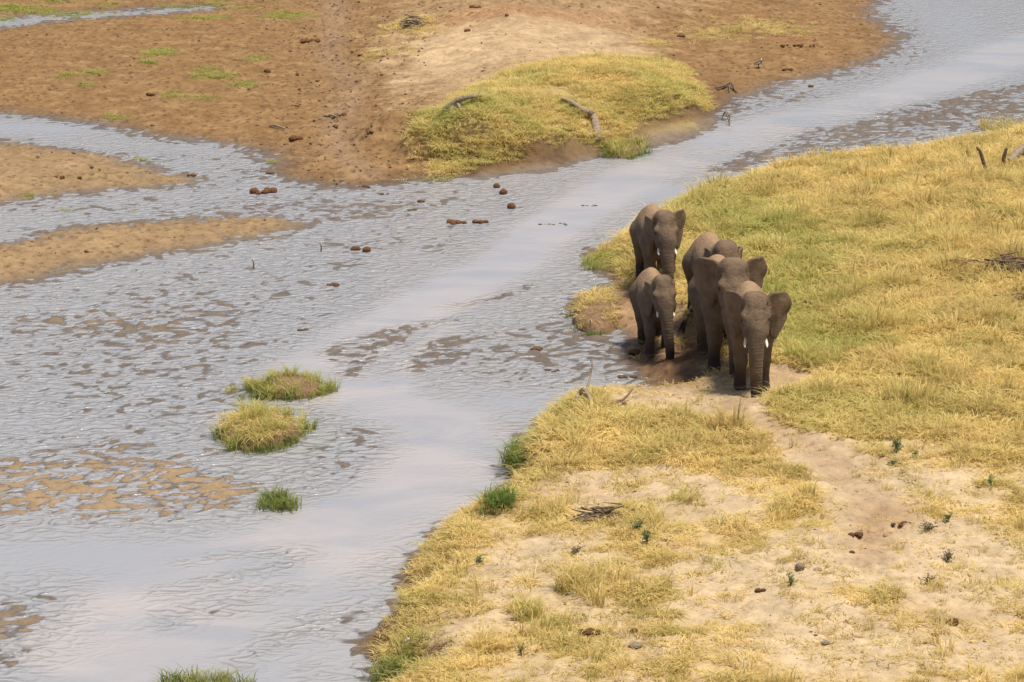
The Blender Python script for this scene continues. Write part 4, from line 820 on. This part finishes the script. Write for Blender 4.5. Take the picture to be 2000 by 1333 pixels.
dung(1486, 1155, 20, 2, 'thin dark lump on the sand left of the green patch', 6, .6)
dung(1150, 1240, 50, 3, 'trio of brown lumps in bare sand near the bottom edge', 10, .8, spread=.1)
dung(1290, 803, 40, 4, 'dark lump on the sand in front of the herd', 5, .5)
def stone(u, v, rpx_, sq, label):
    r = rpx_ * mpp(v); o = link('stone', stone_me, None, G(u, v) + Vector((0, 0, r * sq * .6))); o.scale = (r, r * .9, r * sq); tag(o, label, 'stone', 'stones on the near bank')
stone(1562, 1113, 9, .85, 'round dark stone on the pale sand of the near bank')
stone(1597, 1115, 8, .4, 'flat grey stone just right of the round dark stone')
stone(1612, 1259, 10, .35, 'low flat stone half sunk in bare sand near the bottom')
stone(1240, 1264, 14, .4, 'half-buried pale stone in the grass near the bottom edge')

# leafy plants
def herb(u, v, wpx, hpx, label, mat='leaf', n=70, seed=0, leafpx=5):
    r = np.random.default_rng(int(u + 3 * v)); g = G(u, v); m = mpp(v); W = wpx * .8 * m / 2; H_ = hpx * .75 * m; t = thing('leafy_plant', g, label, 'plant', 'small leafy plants'); V = []; F = []; LV = []; LF = []
    for i in range(max(4, n // 10)):
        a = r.uniform(0, 6.28); q = r.uniform(.2, 1); tip = Vector((math.cos(a) * W * q, math.sin(a) * W * q, H_ * r.uniform(.5, 1)))
        pp, rr = spline([Vector((0, 0, -.04)), Vector((tip.x * .3, tip.y * .3, tip.z * .6)), tip], [.012, .009, .004], 3); vv, ff = tube_np(pp, rr, 5); k = len(V); V += vv; F += [tuple(x_ + k for x_ in f) for f in ff]
        for j in range(10):
            s_ = r.uniform(.3, 1); c = pp[min(int(s_ * (len(pp) - 1)), len(pp) - 1)] + Vector(r.normal(0, .03, 3)); d = Vector((r.normal(), r.normal(), r.normal(.3, .6))).normalized(); e = d.cross(Vector(r.normal(0, 1, 3))).normalized(); L_ = leafpx * m * r.uniform(.6, 1.5)
            k = len(LV); LV += [c, c + d * L_ * .5 + e * L_ * .3, c + d * L_, c + d * L_ * .5 - e * L_ * .3]; LF.append((k, k + 1, k + 2, k + 3))
    link('stems', mesh_np('stems', V, F, M[mat]), t); tag(link('leaves', mesh_np('leaves', LV, LF, M[mat], False), t), kind='stuff')
    return t
herb(1246, 1040, 50, 34, 'upper green leafy shrub growing out of the brushwood heap', n=130)
herb(1264, 1062, 44, 32, 'lower green leafy shrub right of the brushwood heap', n=130)
herb(1752, 885, 34, 40, 'blue-green leafy plant in the grass right of the path', n=110)
herb(1788, 895, 22, 16, 'small blue-green plant right of the taller one by the path', n=60)
herb(1746, 910, 26, 14, 'low blue-green plant just below the tall leafy one', n=60)
herb(1935, 950, 22, 26, 'dark green plant in the grass near the right edge', n=70)
herb(935, 1102, 20, 14, 'small round green plant alone on pale sand near the water', n=70)
herb(1545, 1145, 24, 30, 'green leafy plant below the round dark stone', n=70)
herb(1852, 1100, 30, 36, 'dry dark plant with round leaves on the sand at the right', 'leafdull', 90)
herb(1812, 1143, 50, 24, 'low thorny grey plant on the sand right of the green patch', 'leafdull', 70)
herb(1815, 1036, 60, 16, 'dark green creeping plant on sand right of the reddish dung', 'leafdull', 110)
herb(1850, 1018, 26, 18, 'small green plant at the right above the creeping one', n=60)
herb(1125, 1078, 60, 10, 'dark creeping weed on the sand below the brushwood heap', 'leafdull', 80)
herb(1018, 1280, 26, 20, 'dull green weed right of the dark dung near the bottom edge', 'leafdull', 70)
herb(1180, 262, 34, 16, 'green leafy plant at the foot of the bent log', n=80)

# grassy islands and single tussocks
def tussock(u, v, wpx, dpx, hpx, label, green=.7, n=900, mound=True, hay=0, cat='grass tussock', hb=.5, shade=.5, mat='blade'):
    r = np.random.default_rng(int(u * 3 + v)); g = G(u, v); m = mpp(v); W = wpx * m / 2; D = dpx * m / 2; t = thing('grass_tussock', g, label, cat, 'grass tussocks by the water'); H_ = hpx * m
    if mound:
        pr = [(math.cos(2 * math.pi * j / 26), math.sin(2 * math.pi * j / 26)) for j in range(26)]; V = []; F = []
        for i, (q, z) in enumerate([(1.0, -.10), (.97, .02), (.86, H_ * .3), (.66, H_ * .5), (.4, H_ * .62)]):
            for c_, s_ in pr: k = 1 + .09 * perlin(np.array([c_ * 2 + u]), np.array([s_ * 2 + i * .4]), 3)[0]; V.append((c_ * W * q * k * .95, s_ * D * q * k * .95, z))
        V.append((0, 0, H_ * .66))
        for i in range(4):
            for j in range(26): F.append((i * 26 + j, i * 26 + (j + 1) % 26, (i + 1) * 26 + (j + 1) % 26, (i + 1) * 26 + j))
        for j in range(26): F.append((4 * 26 + j, 4 * 26 + (j + 1) % 26, len(V) - 1))
        link('mound', mesh_np('mound', V, F, M['mud']), t)
    def put(n, hgt, lean, wid, droop, gmean, gsd, sh, name, qmax=1.0, qmin=0.0):
        v_, f_, a_ = blades(n, .001, hgt, lean, wid, r, droop); nc = max(6, n // 22); ci = r.integers(0, nc, n); ca_ = r.uniform(0, 6.283, nc); cq = np.sqrt(r.uniform(qmin ** 2, qmax ** 2, nc)); ch_ = r.uniform(.5, 1.35, nc)
        an = ca_[ci]; q = cq[ci]; v_ = v_ * np.array([1, 1, 1]) * np.repeat(ch_[ci], 8)[:, None]
        kk = 1 + .3 * perlin(np.cos(an) * 1.7 + u, np.sin(an) * 1.7, 3)
        ox = np.cos(an) * q * W * kk; oy = np.sin(an) * q * D * kk; jx = r.normal(0, .07, n); jy = r.normal(0, .07, n); ox = ox + jx; oy = oy + jy; oz = (H_ * .62 if mound else 0) * (1 - q ** 2.2) - .02
        v_ = v_ + np.repeat(np.stack([ox, oy, oz], 1), 8, 0); me = mesh_np(name, v_, f_, M['sedge' if name == 'rim_blades' else mat], False); fattr(me, 'along', a_)
        fattr(me, 'tint', np.repeat(np.clip(r.normal(gmean, gsd * .6, n) + r.normal(0, gsd, nc)[ci], 0, 1), 8)); fattr(me, 'shade', np.repeat(np.clip(r.normal(sh, .25, n), 0, 1), 8)); tag(link(name, me, t), kind='stuff')
    bh = hb * H_ if mound else H_
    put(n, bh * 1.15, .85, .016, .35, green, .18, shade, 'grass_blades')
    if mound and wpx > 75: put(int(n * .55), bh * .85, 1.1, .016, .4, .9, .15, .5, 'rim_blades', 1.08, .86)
    if hay: put(hay, bh * .6, 3.2, .018, .75, .05, .06, .6, 'dry_straw', .72)
    return t
tussock(566, 764, 146, 150, 38, 'upper grassy island in the stream with a bare muddy notch', .72, 1500, hb=.75)
tussock(507, 852, 168, 240, 56, 'large domed island of straw ringed with green in the stream', .62, 1700, hay=1300, hb=.6)
tussock(548, 988, 84, 110, 32, 'small bright green grass clump alone in the water below the islands', .85, 800, False, mat='sedge')
tussock(459, 764, 30, 40, 13, 'tiny green tuft in the water left of the upper grassy island', .75, 160, False)
tussock(395, 1345, 160, 120, 36, 'green grass clump cut off by the bottom edge of the picture', .8, 1000, False, mat='sedge')
tussock(512, 882, 34, 30, 9, 'dark green tuft in the water just below the straw island', .95, 130, False, mat='sedge')
tussock(1165, 625, 100, 260, 40, 'dry brown grass mound on the mud left of the small elephant', .12, 700, hay=900, hb=.35, shade=.25)
tussock(1211, 294, 84, 170, 11, 'green grassy knob sticking out from the far bank into the river', .6, 1200, hb=2.2)
tussock(1018, 905, 52, 130, 46, 'dark green grass clump leaning over the water at the bank edge', .98, 900, False, mat='sedge')
tussock(972, 985, 46, 110, 34, 'lower dark green grass clump at the bank edge near the channel', .98, 700, False, mat='sedge')
tussock(785, 1325, 110, 150, 44, 'dark green grass clump at the foot of the bank near the bottom edge', .95, 1000, False, mat='sedge')
tussock(1180, 515, 70, 120, 22, 'patch of green grass at the muddy point below the rearmost elephant', .9, 500, False)
tussock(1592, 702, 90, 120, 40, 'dense green tussock right of the foremost elephant by the path', .65, 800, False)
tussock(1840, 750, 90, 150, 46, 'tall yellow tussock in the grass right of the herd', .15, 700, False, shade=.4)
tussock(1150, 1150, 110, 180, 48, 'tall yellow tussock on the sand below the brushwood heap', .18, 800, False, shade=.5)
tussock(1040, 1205, 40, 80, 40, 'narrow yellow-green tussock left of the bare sand', .4, 320, False)
tussock(1960, 262, 90, 120, 36, 'bushy yellow tussock at the water edge in the upper right', .2, 700, False, shade=.35)
tussock(1720, 640, 110, 160, 46, 'feathery tall yellow tussock among the green grass right of the herd', .25, 800, False, shade=.5)
tussock(276, 313, 22, 24, 8, 'small green tuft in the water between the mud flat and the upper sandbar', .9, 110, False)
tussock(259, 413, 8, 10, 9, 'tiny green sprout in the water between the two sandbars', .95, 30, False)
tussock(125, 412, 44, 30, 8, 'thin green sprouts in the water at the left between the sandbars', .8, 90, False)

# birds
def bird(u, v, hpx, label, rz, pale):
    g = G(u, v); H_ = hpx * mpp(v); t = thing('bird', g, label, 'bird', None, rz); k = H_ / .30
    p, r = spline([(-.17, 0, .15), (-.10, 0, .165), (0, 0, .18), (.075, 0, .205), (.10, 0, .25), (.115, 0, .285), (.145, 0, .287)], [.012, .035, .058, .048, .026, .031, .012], 4)
    vv, ff = tube_np([q * k for q in p], [q * k for q in r], 10); link('body', mesh_np('body', vv, ff, M['white'] if pale else M['black']), t)
    vv, ff = tube_np([Vector(q) * k for q in ((.14, 0, .287), (.185, 0, .278))], [.010 * k, .003 * k], 6); link('beak', mesh_np('beak', vv, ff, M['black']), t)
    p, r = spline([(.098, 0, .262), (.115, 0, .297), (.132, 0, .296)], [.030, .031, .012], 4); vv, ff = tube_np([q * k for q in p], [q * k for q in r], 8); link('cap', mesh_np('cap', vv, ff, M['black'] if pale else M['white']), t)
    for s in (-1, 1):
        p, r = spline([(.06, s * .045, .195), (-.03, s * .058, .175), (-.15, s * .02, .155)], [.022, .03, .006], 4); vv, ff = tube_np([q * k for q in p], [q * k for q in r], 8); link('wing', mesh_np('wing', vv, ff, M['grey']), t)
        vv, ff = tube_np([Vector(q) * k for q in ((0, s * .025, .15), (.015, s * .025, .075), (0, s * .025, 0), (.03, s * .025, -.005))], [.009 * k, .007 * k, .006 * k, .004 * k], 6); link('leg', mesh_np('leg', vv, ff, M['black']), t)
    return t
bird(1481, 134, 17, 'dark long-legged bird standing on the far right mud flat', .3, False)
bird(797, 1262, 20, 'black and white bird on the near bank above the bottom edge', .5, True)
